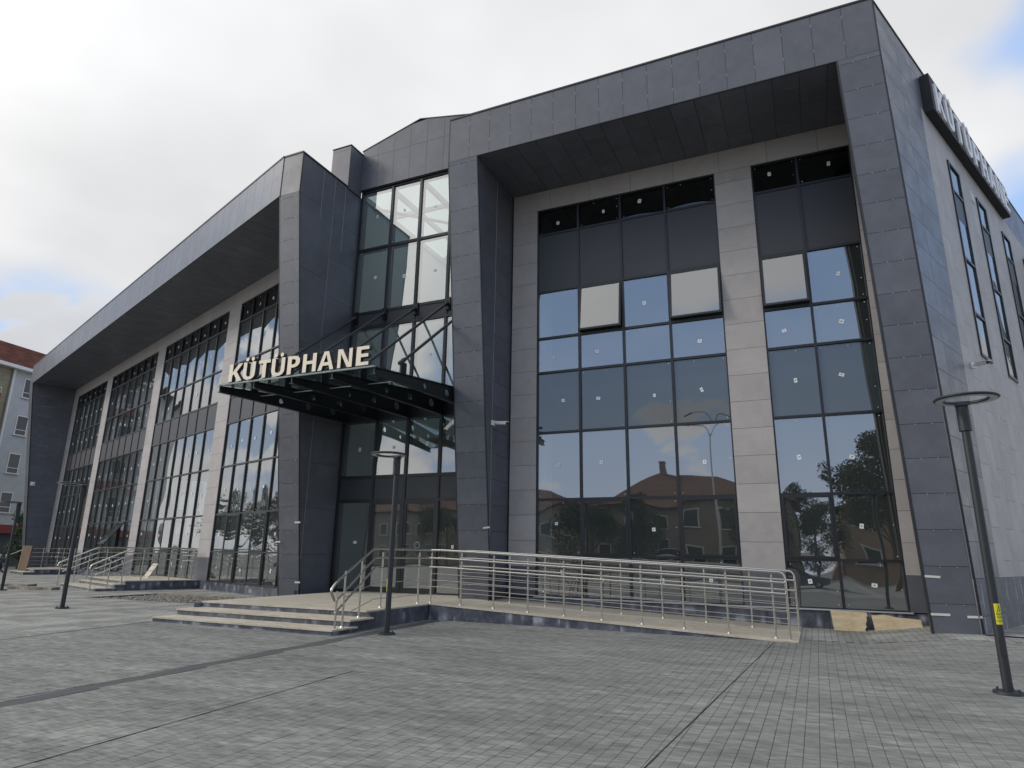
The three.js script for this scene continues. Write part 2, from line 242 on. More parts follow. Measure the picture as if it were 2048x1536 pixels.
const stickG = bx(-0.055, 0.055, -0.06, 0.06, 0, 0.003), stickP = bx(-0.02, 0.015, -0.012, 0.02, 0.003, 0.0045);
function label(parent, x, y, z, s = 1) { const o = mesh(parent, 'paper_label', stickG, M.sticker); o.position.set(x, y, z); o.rotation.z = rr(-.4, .4); o.scale.set(s * rr(.55, 1.1), s * rr(.65, 1.1), 1); mesh(o, 'print', stickP, M.print); }
// xs, ys: bar lines; kind(i, j): what fills column i, row j
function windowWall(name, pos, turn, xs, ys, kind, bar_ = 0.065, depth = 0.14) {
  const w = sub(lib, name, pos, turn), nx = xs.length - 1, ny = ys.length - 1, hb = bar_ / 2, dots = [];
  for (let i = 0; i <= nx; i++) mesh(w, 'mullion', bx(xs[i] - hb, xs[i] + hb, ys[0], ys[ny], -depth, 0.045), M.alu);
  for (let j = 0; j <= ny; j++) for (let i = 0; i < nx; i++) if (kind(i, j) !== 'none' || j === ny) mesh(w, 'transom', bx(xs[i] + hb, xs[i + 1] - hb, ys[j] - hb, ys[j] + hb, -depth, 0.04), M.alu);
  for (let j = 0; j < ny; j++) for (let i = 0; i < nx; i++) {
    const k = kind(i, j), x0 = xs[i] + hb, x1 = xs[i + 1] - hb, y0 = ys[j] + hb, y1 = ys[j + 1] - hb, cx = (x0 + x1) / 2, cy = (y0 + y1) / 2;
    if (k === 'none') continue;
    if (k === 'spandrel') { mesh(w, 'spandrel_panel', bx(x0 - .005, x1 + .005, y0 - .005, y1 + .005, -0.05, 0.012), M.spandrel); continue; }
    const m = k === 'dark' ? M.darkGlass : k === 'grey' ? M.cloudToneGlass : M.glass;
    if (k === 'sash' || k === 'open') { // top-hung leaf in its own dark frame
      const t = k === 'open' ? (typeof kind.tilt === 'number' ? kind.tilt : 0.13) : 0, s = sub(w, 'sash', [0, y1, 0.03]); s.rotation.x = -t; const H = y1 - y0;
      pane(s, m, x0 + .05, x1 - .05, -H + .05, -.05, 0.012, 0, 'pane', 0.6);
      mesh(s, 'sash_frame', merge([bx(x0, x0 + .055, -H, 0, -.03, .03), bx(x1 - .055, x1, -H, 0, -.03, .03), bx(x0 + .055, x1 - .055, -H, -H + .055, -.03, .03), bx(x0 + .055, x1 - .055, -.055, 0, -.03, .03)]), M.alu);
      continue;
    }
    if (k === 'door') { const d = sub(w, 'door'); pane(d, m, x0 + .07, x1 - .07, y0 + .1, y1 - .07, 0, 0, 'pane', .5); mesh(d, 'door_frame', merge([bx(x0, x0 + .075, y0, y1, -.04, .03), bx(x1 - .075, x1, y0, y1, -.04, .03), bx(x0 + .075, x1 - .075, y0, y0 + .11, -.04, .03), bx(x0 + .075, x1 - .075, y1 - .075, y1, -.04, .03)]), M.alu); continue; }
    pane(w, m, x0, x1, y0, y1, -0.01);
    if (kind.labels !== false && rnd() < 0.9) label(w, cx + rr(-.12, .12) * (x1 - x0), cy + rr(-.1, .1), 0.0);
    for (const [sx, sy] of [[-1, -1], [1, -1], [-1, 1], [1, 1], [rr(-.5, .5), 1], [1, rr(-.4, .4)]]) if (rnd() < .5) dots.push([cx + sx * ((x1 - x0) / 2 - .07), cy + sy * ((y1 - y0) / 2 - .07), -.004]);
  }
  if (dots.length) { const o = mesh(w, 'spacer_dot', merge(dots.map(([x, y, z]) => { const g = new THREE.CylinderGeometry(.011, .011, .008, 6); g.rotateX(Math.PI / 2); g.translate(x, y, z); return g; })), M.sticker); o.userData.kind = 'stuff'; }
  return w;
}
const RY = [0.42, 1.5, 3.02, 4.92, 6.72, 7.79, 9.29, 11.2, 12.07];
const rk = (ops) => (i, j) => j === 7 ? 'dark' : j === 6 ? 'spandrel' : j === 3 ? 'grey' : j === 5 && ops.includes(i) ? 'open' : j === 1 && ops.includes(i) ? 'sash' : 'glass';  // 'grey' row: mirrored dull cloud put into the glass colour
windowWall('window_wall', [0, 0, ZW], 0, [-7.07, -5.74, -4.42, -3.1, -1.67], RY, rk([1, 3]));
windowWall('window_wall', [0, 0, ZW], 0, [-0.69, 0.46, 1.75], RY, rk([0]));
// entrance: tall glass between the frames
{
  const xs = [-14.06, -12.72, -11.52, -10.3, -9.05], k = (i, j) => [i === 1 || i === 2 ? 'door' : 'glass', 'spandrel', 'glass', 'spandrel', 'glass', 'spandrel', 'glass', 'glass'][j];
  windowWall('entrance_window_wall', [0, 0, ZW], 0, xs, [PLAT, 3.1, 3.86, 5.72, 6.3, 9.02, 9.56, 12, 14.36], k, 0.09, 0.22);
}
// left wing bays (x runs from the entrance, leftwards negative)
const LY = [0.33, 1.45, 2.89, 4.82, 6.64, 7.76, 9.24, 11.16, 12.03];
const lin = (a, b, n) => Array.from({ length: n + 1 }, (_, i) => a + (b - a) * i / n);
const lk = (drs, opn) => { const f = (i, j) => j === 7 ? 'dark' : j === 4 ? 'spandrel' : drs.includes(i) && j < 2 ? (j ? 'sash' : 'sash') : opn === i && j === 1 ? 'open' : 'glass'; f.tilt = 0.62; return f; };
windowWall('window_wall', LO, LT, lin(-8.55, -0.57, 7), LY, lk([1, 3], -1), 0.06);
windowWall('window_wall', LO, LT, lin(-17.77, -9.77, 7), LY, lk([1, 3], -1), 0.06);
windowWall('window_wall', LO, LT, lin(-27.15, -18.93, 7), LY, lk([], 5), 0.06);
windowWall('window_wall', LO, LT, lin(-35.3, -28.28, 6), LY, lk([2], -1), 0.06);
{ // ---- left wing wall
  const w = sub(lib, 'facade_wall', LO, LT), pz = 0.06;
  for (const [a, b] of [[-9.77, -8.55], [-18.93, -17.77], [-28.28, -27.15], [-36.5, -35.3]]) {
    courses(w, 'wall_panel', M.light, [[a, 1.22, pz], [b, 1.22, pz], [b, 12.03, pz], [a, 12.03, pz]], 1, steps(10.81, 0.7));
    mesh(w, 'plinth_panel', board([[a, 0.3, pz], [b, 0.3, pz], [b, 1.22, pz], [a, 1.22, pz]], 0.02, 0.004), M.dark);
  }
  courses(w, 'wall_panel', M.light, [[-36.5, 12.03, pz], [-0.2, 12.03, pz], [-0.2, SOF, pz], [-36.5, SOF, pz]], 28, [0, 1]);
  for (let i = 0; i < 26; i++) mesh(w, 'plinth_panel', board([[-36.5 + i * 1.37, -0.05, pz + .01], [-35.13 + i * 1.37, -0.05, pz + .01], [-35.13 + i * 1.37, 0.3, pz + .01], [-36.5 + i * 1.37, 0.3, pz + .01]], 0.03, 0.003), M.granite);
  mesh(w, 'wall_core', merge([[-9.75, -8.57], [-18.9, -17.8], [-28.25, -27.18], [-36.5, -35.33]].map(([a, b]) => bx(a, b, 0, SOF, -.25, pz - .025)).concat([bx(-36.5, -.42, 12.05, SOF + .1, -.25, pz - .025), bx(-36.5, -.42, -.1, 0.3, -.25, pz - .025)])), M.core);
}
{ // ---- left portal frame (axes of the left wing; its right pillar turns to face as the right wing does)
  const f = sub(lib, 'portal_frame', LO, LT), zt = 2.707, zb = 1.08, xL = -36.5, xE = -37.45;
  courses(f, 'fascia_panel', M.dark, [[xE, SOF, zt], [0, SOF, zt], [0, TOP, zt], [xE, TOP, zt]], 56, [0, 1]);
  courses(f, 'pillar_panel', M.dark, [[xE, 0, zb], [xL, 0, zb], [xL, SOF, zt], [xE, SOF, zt]], 1, steps(SOF, 0.7));
  courses(f, 'reveal_panel', M.dark, [[xL, 0.02, zb], [xL, 0.02, 0], [xL, SOF, 0], [xL, SOF, zt]], 1, steps(SOF, 0.7));
  const nS = 52, x1 = -0.2; for (let i = 0; i < nS; i++) { const a = xL + (x1 - xL) * i / nS, b = xL + (x1 - xL) * (i + 1) / nS; let z0 = zt; for (let z = zt - (i % 2 ? 0.68 : 1.35); ; z -= 1.35) { const ze = Math.max(z, 0); mesh(f, 'soffit_panel', board([[a, SOF, ze], [b, SOF, ze], [b, SOF, z0], [a, SOF, z0]], 0.02, 0.005), M.dark); z0 = ze; if (ze <= 0) break; } }
  mesh(f, 'frame_core', merge([bx(xE + .03, 0.02, SOF + .03, TOP - .01, zt - .3, zt - .03), bx(xE + .03, -.2, SOF + .03, SOF + .1, 0, zt - .1), board([[xE + .03, 0, zb - .03], [xL - .03, 0, zb - .03], [xL - .03, SOF + .03, zt - .03], [xE + .03, SOF + .03, zt - .03]], 0.4), bx(xE, xL - .03, 0, SOF, -.3, .9)]), M.core);
  mesh(f, 'edge_trim', merge([bx(xE - .02, 0.0, TOP, TOP + .05, zt - .5, zt + .02), bx(xL, 0, SOF - .012, SOF + .01, zt - .03, zt + .004), board([[xL - .004, 0, zb + .003], [xL + .03, 0, zb + .003], [xL + .03, SOF, zt + .003], [xL - .004, SOF, zt + .003]], 0.05)]), M.trim);
}
{ // ---- turned pillar and the entrance side wall
  const f = sub(lib, 'entrance_pillar'), x0 = -14.91, x1 = -14.12, zt = -14.12, zb = -15.9;
  courses(f, 'pillar_panel', M.dark, [[x0, 0.02, zb], [x1, 0.02, zb], [x1, SOF, zt], [x0, SOF, zt]], 1, steps(SOF, 0.7));
  mesh(f, 'pillar_panel', board([[x0, SOF, zt], [x1, SOF, zt], [x1, TOP, zt], [x0, TOP, zt]], 0.02, 0.004), M.dark);
  courses(f, 'return_panel', M.dark, [[x1, 0.02, -15.82], [x1, 0.02, ZW], [x1, TOP, ZW], [x1, TOP, -15.8]], 1, steps(TOP, 1.4));
  courses(f, 'return_panel', M.dark, [[x1, 0.7, -15.802], [x1, 0.7, -15.82], [x1, SOF, -15.8], [x1, SOF, zt]], 1, steps(SOF - 0.7, 2.4), 0.02, 0.003);
  mesh(f, 'return_panel', board([[x1, SOF, zt], [x1, SOF, -15.8], [x1, TOP, -15.8], [x1, TOP, zt]], .02, .004), M.dark);
  mesh(f, 'seam_strip', merge([board([[x1 + .004, 1.3, -15.806], [x1 + .004, 1.3, -15.814], [x1 + .004, TOP, -15.794], [x1 + .004, TOP, -15.786]], .006), bx(x1, x1 + .005, 12.3, TOP, -15.2, -15.193), bx(x1, x1 + .005, 11.6, TOP, -16.35, -16.343)]), M.silver);
  courses(f, 'reveal_panel', M.dark, [[x0, 0.02, -16.9], [x0, 0.02, zb], [x0, SOF, zt], [x0, SOF, -16.9]], 1, steps(SOF, 0.7));
  mesh(f, 'frame_core', merge([board([[x0 + .03, 0, zb - .03], [x1 - .03, 0, zb - .03], [x1 - .03, SOF, zt - .03], [x0 + .03, SOF, zt - .03]], .08), bx(-14.3, x1 - .03, 0, TOP - .02, ZW - .3, -15.85), bx(x0 + .02, x1 - .03, SOF + .02, TOP - .01, -16.9, zt - .1)]), M.core);
  mesh(f, 'edge_trim', merge([board([[x1 - .004, 0, zb + .003], [x1 + .022, 0, zb + .003], [x1 + .022, SOF, zt + .003], [x1 - .004, SOF, zt + .003]], 0.04), bx(x1 - .004, x1 + .022, SOF, TOP, zt - .04, zt + .003), board([[x0 - .03, 0, zb + .003], [x0 + .004, 0, zb + .003], [x0 + .004, SOF, zt + .003], [x0 - .03, SOF, zt + .003]], 0.04), bx(x0, x1 + .03, TOP, TOP + .05, zt - .5, zt + .02), bx(x1 - .3, x1 + .03, TOP, TOP + .05, -16.42, zt - .5)]), M.trim);
  const cp = []; for (const y of steps(SOF, 0.7).slice(1, -1)) for (const k of [0.12, 0.85]) cp.push([x0 + (x1 - x0) * k, y * SOF, zb + (zt - zb) * y + .002]);
  clips(f, cp);
  for (const [x, y, z, w] of [[-14.86, 1.78, -15.58, .18], [-14.1, 2.35, -15.5, .22], [-14.1, .62, -15.74, .2]]) mesh(f, 'tape_strip', bx(x - w / 2, x + w / 2, y - .024, y + .024, z, z + .004), M.tape);
  const b = sub(lib, 'roof_block');
  courses(b, 'block_panel', M.dark, [[-14.95, 14.1, -16.42], [-14.12, 14.1, -16.42], [-14.12, 15.88, -16.42], [-14.95, 15.88, -16.42]], 1, [0, .93, 1]);
  courses(b, 'block_panel', M.dark, [[-14.12, 14.1, -16.42], [-14.12, 14.1, -17.2], [-14.12, 15.88, -17.2], [-14.12, 15.88, -16.42]], 1, [0, 1]);
  courses(b, 'block_panel', M.dark, [[-14.95, 14.1, -17.2], [-14.95, 14.1, -16.42], [-14.95, 15.88, -16.42], [-14.95, 15.88, -17.2]], 1, [0, 1]);
  mesh(b, 'block_core', merge([bx(-14.93, -14.14, 13.9, 15.9, -17.2, -16.44), bx(-14.97, -14.1, 15.9, 15.93, -17.25, -16.4)]), M.trim);
}
{ // ---- gabled parapet over the entrance glass
  const w = sub(lib, 'parapet'), z = -17.12, xs = [-14.12, -13.42, -12.72, -12.02, -11.32, -10.62, -9.92, -9.2, -8.6], top = x => x < -11.66 ? 16.05 + (x + 14.12) * 0.285 : 16.75 - (x + 11.66) * 0.2;
  for (let i = 0; i < xs.length - 1; i++) {
    const a = xs[i], b = xs[i + 1];
    mesh(w, 'parapet_panel', board([[a, 14.42, z], [b, 14.42, z], [b, 15.75, z], [a, 15.75, z]], 0.02, 0.004), M.dark);
    mesh(w, 'parapet_panel', board([[a, 15.75, z], [b, 15.75, z], [b, top(b), z], [a, top(a), z]], 0.02, 0.004), M.dark);
  }
  mesh(w, 'parapet_core', merge([board([[-14.12, 14.38, z - .025], [-11.66, 14.38, z - .025], [-11.66, 16.75, z - .025], [-14.12, 16.04, z - .025]], 0.25), board([[-11.66, 14.38, z - .025], [-8.6, 14.38, z - .025], [-8.6, 16.12, z - .025], [-11.66, 16.75, z - .025]], 0.25)]), M.core);
  mesh(w, 'coping', merge([board([[-14.15, 16.05, z + .015], [-11.66, 16.755, z + .015], [-11.66, 16.79, z + .015], [-14.15, 16.09, z + .015]], .3), board([[-11.66, 16.755, z + .015], [-8.6, 16.135, z + .015], [-8.6, 16.17, z + .015], [-11.66, 16.79, z + .015]], .3)]), M.trim);
}
{ // ---- side wall, running back from the right corner
  const turn = Math.atan2(0.917, 0.398), w = sub(lib, 'side_wall', [2.345, 0, -14.664], turn); // local x = along the wall away from the corner, local z = outwards
  const Ln = 26, y0 = 0;
  // the tilted front edge eats into the first panels: s at height y
  const s0 = y => 0.9 * (1 - Math.min(y, SOF) / SOF);
  for (let y = 0.02; y < TOP - .05;) { const y1 = y < 1.2 ? (y < .4 ? 0.5 : 1.2) : Math.min(TOP, y + 0.695); for (const [a, b] of [[0, 1.42], [1.42, 2.82]]) mesh(w, 'dark_panel', board([[a ? a : s0(y), y, 0], [b, y, 0], [b, y1, 0], [a ? a : s0(y1), y1, 0]], 0.02, 0.004), y1 > 1.25 ? M.dark : M.streaked); y = y1; }
  for (let s = 2.82; s < Ln; s += 1.34) mesh(w, 'dark_panel', board([[s, 12.74, 0], [s + 1.34, 12.74, 0], [s + 1.34, TOP, 0], [s, TOP, 0]], 0.02, 0.004), M.dark);
  for (let s = 2.82; s < Ln; s += 1.34) mesh(w, 'dark_panel', board([[s, 0.02, 0], [s + 1.34, 0.02, 0], [s + 1.34, 1.2, 0], [s, 1.2, 0]], 0.02, 0.004), M.streaked);
  const wins = [[4.62, 5.62], [7.4, 8.4], [10.4, 11.4], [13.4, 14.4]];
  let c = 0; for (let s = 2.82; s < Ln; s += 0.665, c++) {
    let y = 1.2; const off = c % 2 ? 0.35 : 1.05;
    for (let y1 = 1.2 + off; y < 12.73; y1 += 1.39) {
      const ye = Math.min(y1, 12.74), e = s + .665;
      let cuts = [[s, e, y, ye]];
      for (const [a, b] of wins) cuts = cuts.flatMap(([p, q, u, v]) => { if (q <= a || p >= b || v <= 6.5 || u >= 12) return [[p, q, u, v]]; const o = []; if (p < a) o.push([p, a, u, v]); if (q > b) o.push([b, q, u, v]); const P = Math.max(p, a), Q = Math.min(q, b); if (u < 6.5) o.push([P, Q, u, 6.5]); if (v > 12) o.push([P, Q, 12, v]); return o; });
      for (const [p, q, u, v] of cuts) if (q - p > .03 && v - u > .03) mesh(w, 'wall_panel', board([[p, u, 0], [q, u, 0], [q, v, 0], [p, v, 0]], 0.02, 0.003), M.light);
      y = ye;
    }
  }
  const solid = []; let e0 = 1.0; for (const [a, b] of wins) { solid.push(bx(e0, a, 0, TOP - .01, -.35, -.025), bx(a, b, 0, 6.5, -.35, -.025), bx(a, b, 12, TOP - .01, -.35, -.025)); e0 = b; } solid.push(bx(e0, Ln, 0, TOP - .01, -.35, -.025));
  solid.push(board([[s0(0) + .05, 0, -.025], [1.0, 0, -.025], [1.0, TOP - .01, -.025], [.05, TOP - .01, -.025]], .1));
  mesh(w, 'wall_core', merge(solid), M.core);
  mesh(w, 'edge_trim', bx(0.02, Ln, TOP, TOP + .04, -.5, .02), M.trim);
  mesh(w, 'air_vent', merge([bx(6.72, 7.06, 11.66, 11.98, 0, .02), ...[0, 1, 2, 3, 4].map(i => bx(6.75, 7.03, 11.69 + i * .055, 11.715 + i * .055, .02, .035))]), M.whitePlastic);
  for (const [a, b] of wins) {
    const ww = sub(lib, 'slit_window', [2.345, 0, -14.664], turn), ys = [6.54, 7.65, 9.17, 10.35, 11.15, 11.97];
    mesh(ww, 'window_frame', merge([bx(a - .02, a + .05, 6.48, 12.02, -.12, .035), bx(b - .05, b + .02, 6.48, 12.02, -.12, .035), bx(a + .05, b - .05, 6.48, 6.56, -.12, .035), bx(a + .05, b - .05, 11.95, 12.02, -.12, .035)]), M.alu);
    for (const y of [7.65, 9.17, 11.15]) mesh(ww, 'transom', bx(a + .05, b - .05, y - .035, y + .035, -.1, .03), M.alu);
    for (let j = 0; j < 5; j++) if (j === 3) mesh(ww, 'spandrel_panel', bx(a + .05, b - .05, 10.35, 11.115, -.06, .004), M.spandrel); else { pane(ww, M.glass, a + .05, b - .05, ys[j] + .035, ys[j + 1] - (j === 2 ? 0 : .035), 0.0); if (j === 0) label(ww, (a + b) / 2, 7.1, .006, .8); }
  }
}
// ---- roofs, floors and rooms behind the glass
{
  const r = sub(lib, 'interior');
  const poly = (pts, y0, y1) => { const s = new THREE.Shape(pts.map(([x, z]) => new THREE.Vector2(x, -z))), g = new THREE.ExtrudeGeometry(s, { depth: y1 - y0, bevelEnabled: false }); g.rotateX(-Math.PI / 2); g.translate(0, y0, 0); return g; };
  const uL = [-0.9414, -0.3373], nL = [-0.3373, 0.9414], LP = (x, z) => [LO[0] - x * uL[0] + z * nL[0], LO[2] - x * uL[1] + z * nL[1]];
  const sd = s => [2.345 + .398 * s, -14.664 - .917 * s];
  const right = [[-8.8, -17.5], [2.2, -17.5], [3.35, -17.6], [...sd(14)].map((v, i) => v - (i ? 0 : .4)), [-8.8, -27.4]];
  const edge = (z, X = -14.36) => LP((X - LO[0] + .3373 * z) / .9414, z);
  const left = [edge(-.25), LP(-36.6, -.2), LP(-36.6, -11), edge(-11)];
  mesh(r, 'roof_slab', merge([poly([[-8.85, -14.9], [2.2, -14.9], sd(25.9), [-8.85, -37]], 13.95, 14.1), poly([edge(2.3), LP(-37.3, 2.3), LP(-37.3, -12), edge(-12)], 13.95, 14.1)]), M.inner);
  mesh(r, 'ceiling', merge([poly(right, 12.2, 12.3), poly(left, 12.2, 12.3)]), M.inner);
  mesh(r, 'floor', merge([poly(right, 5.9, 6.3), poly(left, 6.9, 7.3), poly(right, 0.1, 0.35), poly(left, 0.1, 0.3)]), M.innerFloor);
  mesh(r, 'partition', merge([board([[-8.8, 0, -27.4], [9, 0, -27.4], [9, 12.3, -27.4], [-8.8, 12.3, -27.4]], .2), board([[...LP(-36.6, -11)].toSpliced(1, 0, 0), [...edge(-11)].toSpliced(1, 0, 0), [...edge(-11)].toSpliced(1, 0, 12.3), [...LP(-36.6, -11)].toSpliced(1, 0, 12.3)], .2), bx(-8.95, -8.75, 0, 14, -27.4, -17.35)]), M.inner);
  const cols = []; for (const x of [-7.3, -1.2]) cols.push(bx(x - .25, x + .25, 0.3, 12.3, -18.4, -17.9)); for (const x of [-9.1, -18.3, -27.7]) { const [a, b] = LP(x, -1.2); cols.push(bx(a - .3, a + .3, .3, 12.3, b - .3, b + .3)); }
  mesh(r, 'column', merge(cols), M.innerWhite);
  // atrium behind the entrance, lit from a glazed roof
  mesh(r, 'atrium_wall', merge([bx(-14.3, -14.1, 0, 14.1, -27, -17.6), bx(-14.3, -8.8, 0, 14.1, -27.2, -27), bx(-8.98, -8.9, 5, 14.1, -27, -17.6)]), M.innerWhite);
  mesh(r, 'atrium_floor', bx(-14.2, -8.8, 0.1, PLAT - .002, -27, -17.3), M.innerFloor);
  mesh(r, 'gallery', merge([bx(-14.2, -8.8, 5.75, 6.25, -27, -21), bx(-14.2, -8.8, 3.15, 3.8, -17.62, -17.35), bx(-14.2, -8.8, 6.25, 7.3, -21.06, -21)]), M.innerWhite);
  const beams = []; for (let i = 0; i <= 4; i++) beams.push(bx(-14.1 + i * 1.3, -14.0 + i * 1.3, 14.1, 14.3, -27, -17.4)); for (let i = 0; i <= 4; i++) beams.push(bx(-14.1, -8.9, 14.12, 14.28, -19 - i * 2, -18.9 - i * 2)); beams.push(bar([-14, 14.1, -18], [-9, 14.1, -23], .06), bar([-9, 14.1, -18], [-14, 14.1, -23], .06));
  mesh(r, 'skylight_beam', merge(beams), M.innerWhite);
  for (let i = 0; i < 4; i++) { const g = new THREE.PlaneGeometry(1.28, 9.4); g.rotateX(-Math.PI / 2); g.translate(-13.4 + i * 1.3, 14.34, -22.2); mesh(r, 'skylight_pane', g, M.clear); }
  for (const x of [-11.5]) { const g = new THREE.TorusGeometry(.09, .008, 5, 20); g.translate(-10.95, 1.75, ZW + .02); mesh(r, 'door_emblem', merge([g, bx(-11.05, -10.85, 1.58, 1.6, ZW + .015, ZW + .02)]), M.silver); }
}

// ---------------------------------------------------------------- entrance canopy and signs
{
  const c = thing('entrance_canopy', 'black steel and glass canopy with slanted tie rods over the main entrance', 'canopy');
  const X = [-13.9, -12.7, -11.45, -10.2, -8.98], zf = -11.9, zb = -17.18, top = z => 5.67 + (zf - z) * 0.112, bot = z => 5.53 + (zf - z) * 0.03;
  for (const x of X) { // tapered beam with round holes
    const s = new THREE.Shape([[zf, bot(zf)], [zb, bot(zb)], [zb, top(zb)], [zf, top(zf)]].map(([z, y]) => new THREE.Vector2(-z, y)));
    for (const [z, r] of [[-14.1, .075], [-15.25, .1], [-16.42, .12]]) { const h = new THREE.Path(); h.absarc(-z, (top(z) + bot(z)) / 2 + .0, r, 0, 6.2832, true); s.holes.push(h); }
    const g = new THREE.ExtrudeGeometry(s, { depth: 0.025, bevelEnabled: false, curveSegments: 18 }); g.rotateY(Math.PI / 2); g.translate(x - .012, 0, 0);
    const bm = mesh(c, 'beam', g, M.blackSteel);
    const fl = (f, t) => board([[x - .06, f(zf) - t, zf], [x + .06, f(zf) - t, zf], [x + .06, f(zb) - t, zb], [x - .06, f(zb) - t, zb]], .014);
    mesh(bm, 'flange', merge([fl(top, -.012), fl(bot, 0)]), M.blackSteel);
    mesh(c, 'tie_rod', merge([bar([x, 9.42, -17.16], [x, 6.13, -13.02], .042, 12), bar([x, 6.2, -13.1], [x, 6.05, -12.92], .06, 12), bar([x, 9.4, -17.13], [x, 9.27, -16.98], .058, 12)]), M.rod);
    mesh(c, 'rod_lug', bx(x - .02, x + .02, 5.76, 6.12, -13.2, -12.95), M.blackSteel); mesh(c, 'wall_plate', bx(x - .09, x + .09, 9.2, 9.62, -17.24, -17.16), M.blackSteel); mesh(c, 'wall_plate', bx(x - .08, x + .08, 5.7, 6.32, -17.24, -17.18), M.blackSteel);
  }
  for (let i = 0; i < 4; i++) for (const [z0, z1] of [[-11.82, -14.45], [-14.47, -17.1]]) { const y0 = top(z0) + .05, y1 = top(z1) + .05; mesh(c, 'glass_pane', board([[X[i] + .006, y0, z0], [X[i + 1] - .006, y0, z0], [X[i + 1] - .006, y1, z1], [X[i] + .006, y1, z1]], 0.016), M.clear); }
  mesh(c, 'cross_rail', merge([bx(X[0], X[4], 5.72, 5.735, -13.32, -13.29), bx(X[0] - .02, X[4] + .02, top(zf) + .02, top(zf) + .045, zf - .02, zf + .03)]), M.silver);
  mesh(c, 'wall_beam', bx(-14.06, -8.98, 5.74, 6.28, -17.23, -17.2), M.blackSteel);
}
const font = await new FontLoader().loadAsync('fonts/droid/droid_sans_bold.typeface.json');
function letterGeo(ch, w, h, d) {
  const uml = ch === 'Ü', g = new TextGeometry(uml ? 'U' : ch, { font, size: 1, depth: d, curveSegments: 10, bevelEnabled: false });
  g.computeBoundingBox(); const b = g.boundingBox; g.translate(-b.min.x, -b.min.y, 0); g.scale(w / (b.max.x - b.min.x), h / (b.max.y - b.min.y), 1);
  if (!uml) return g;
  const dots = [0.27, 0.73].map(k => { const c = new THREE.CylinderGeometry(h * .115, h * .115, d, 20); c.rotateX(Math.PI / 2); c.translate(w * k, h * 1.17, d / 2); return c; });
  return merge([g, ...dots]);
}
function frontAndSides(g) { // front faces one material, the rest another
  const n = g.index ? g.toNonIndexed() : g, p = n.attributes.normal, f = [], s = [], c = p.count / 3;
  for (let i = 0; i < c; i++) (p.getZ(i * 3) > 0.9 ? f : s).push(i * 3, i * 3 + 1, i * 3 + 2);
  n.setIndex([...f, ...s]); n.clearGroups(); n.addGroup(0, f.length, 0); n.addGroup(f.length, s.length, 1); return n;
}
{
  const s = thing('library_sign', 'cream block letters KÜTÜPHANE standing on the front edge of the glass canopy', 'sign', [0, 5.745, -11.97]);
  const span = [[-13.57, -13.1], [-13.07, -12.66], [-12.55, -12.16], [-12.11, -11.68], [-11.59, -11.2], [-11.1, -10.68], [-10.62, -10.14], [-10.03, -9.6], [-9.48, -9.12]];
  [...'KÜTÜPHANE'].forEach((ch, i) => { const [a, b] = span[i], g = frontAndSides(letterGeo(ch, b - a, 0.47, 0.12)); g.translate(a, 0, 0); const o = new THREE.Mesh(g, [M.cream, M.letterSide]); o.name = 'letter'; s.add(o); });
  mesh(s, 'base_rail', bx(-13.6, -9.1, -.03, -.004, .02, .08), M.blackSteel);
}
{
  const s = thing('side_sign', 'dark box sign with pale letters KÜTÜPHANE high on the side wall', 'sign', [2.345, 0, -14.664], Math.atan2(0.917, 0.398));
  mesh(s, 'sign_box', bx(3.1, 11.1, 12.72, 13.8, 0.01, 0.22), M.signBox);
  const n = 9; [...'KÜTÜPHANE'].forEach((ch, i) => { const a = 3.32 + i * 0.87, g = letterGeo(ch, ch === 'K' || ch === 'A' || ch === 'N' ? .7 : .64, .82, .05); g.translate(a, 12.76, .22); mesh(s, 'letter', g, M.signLetter); });
}
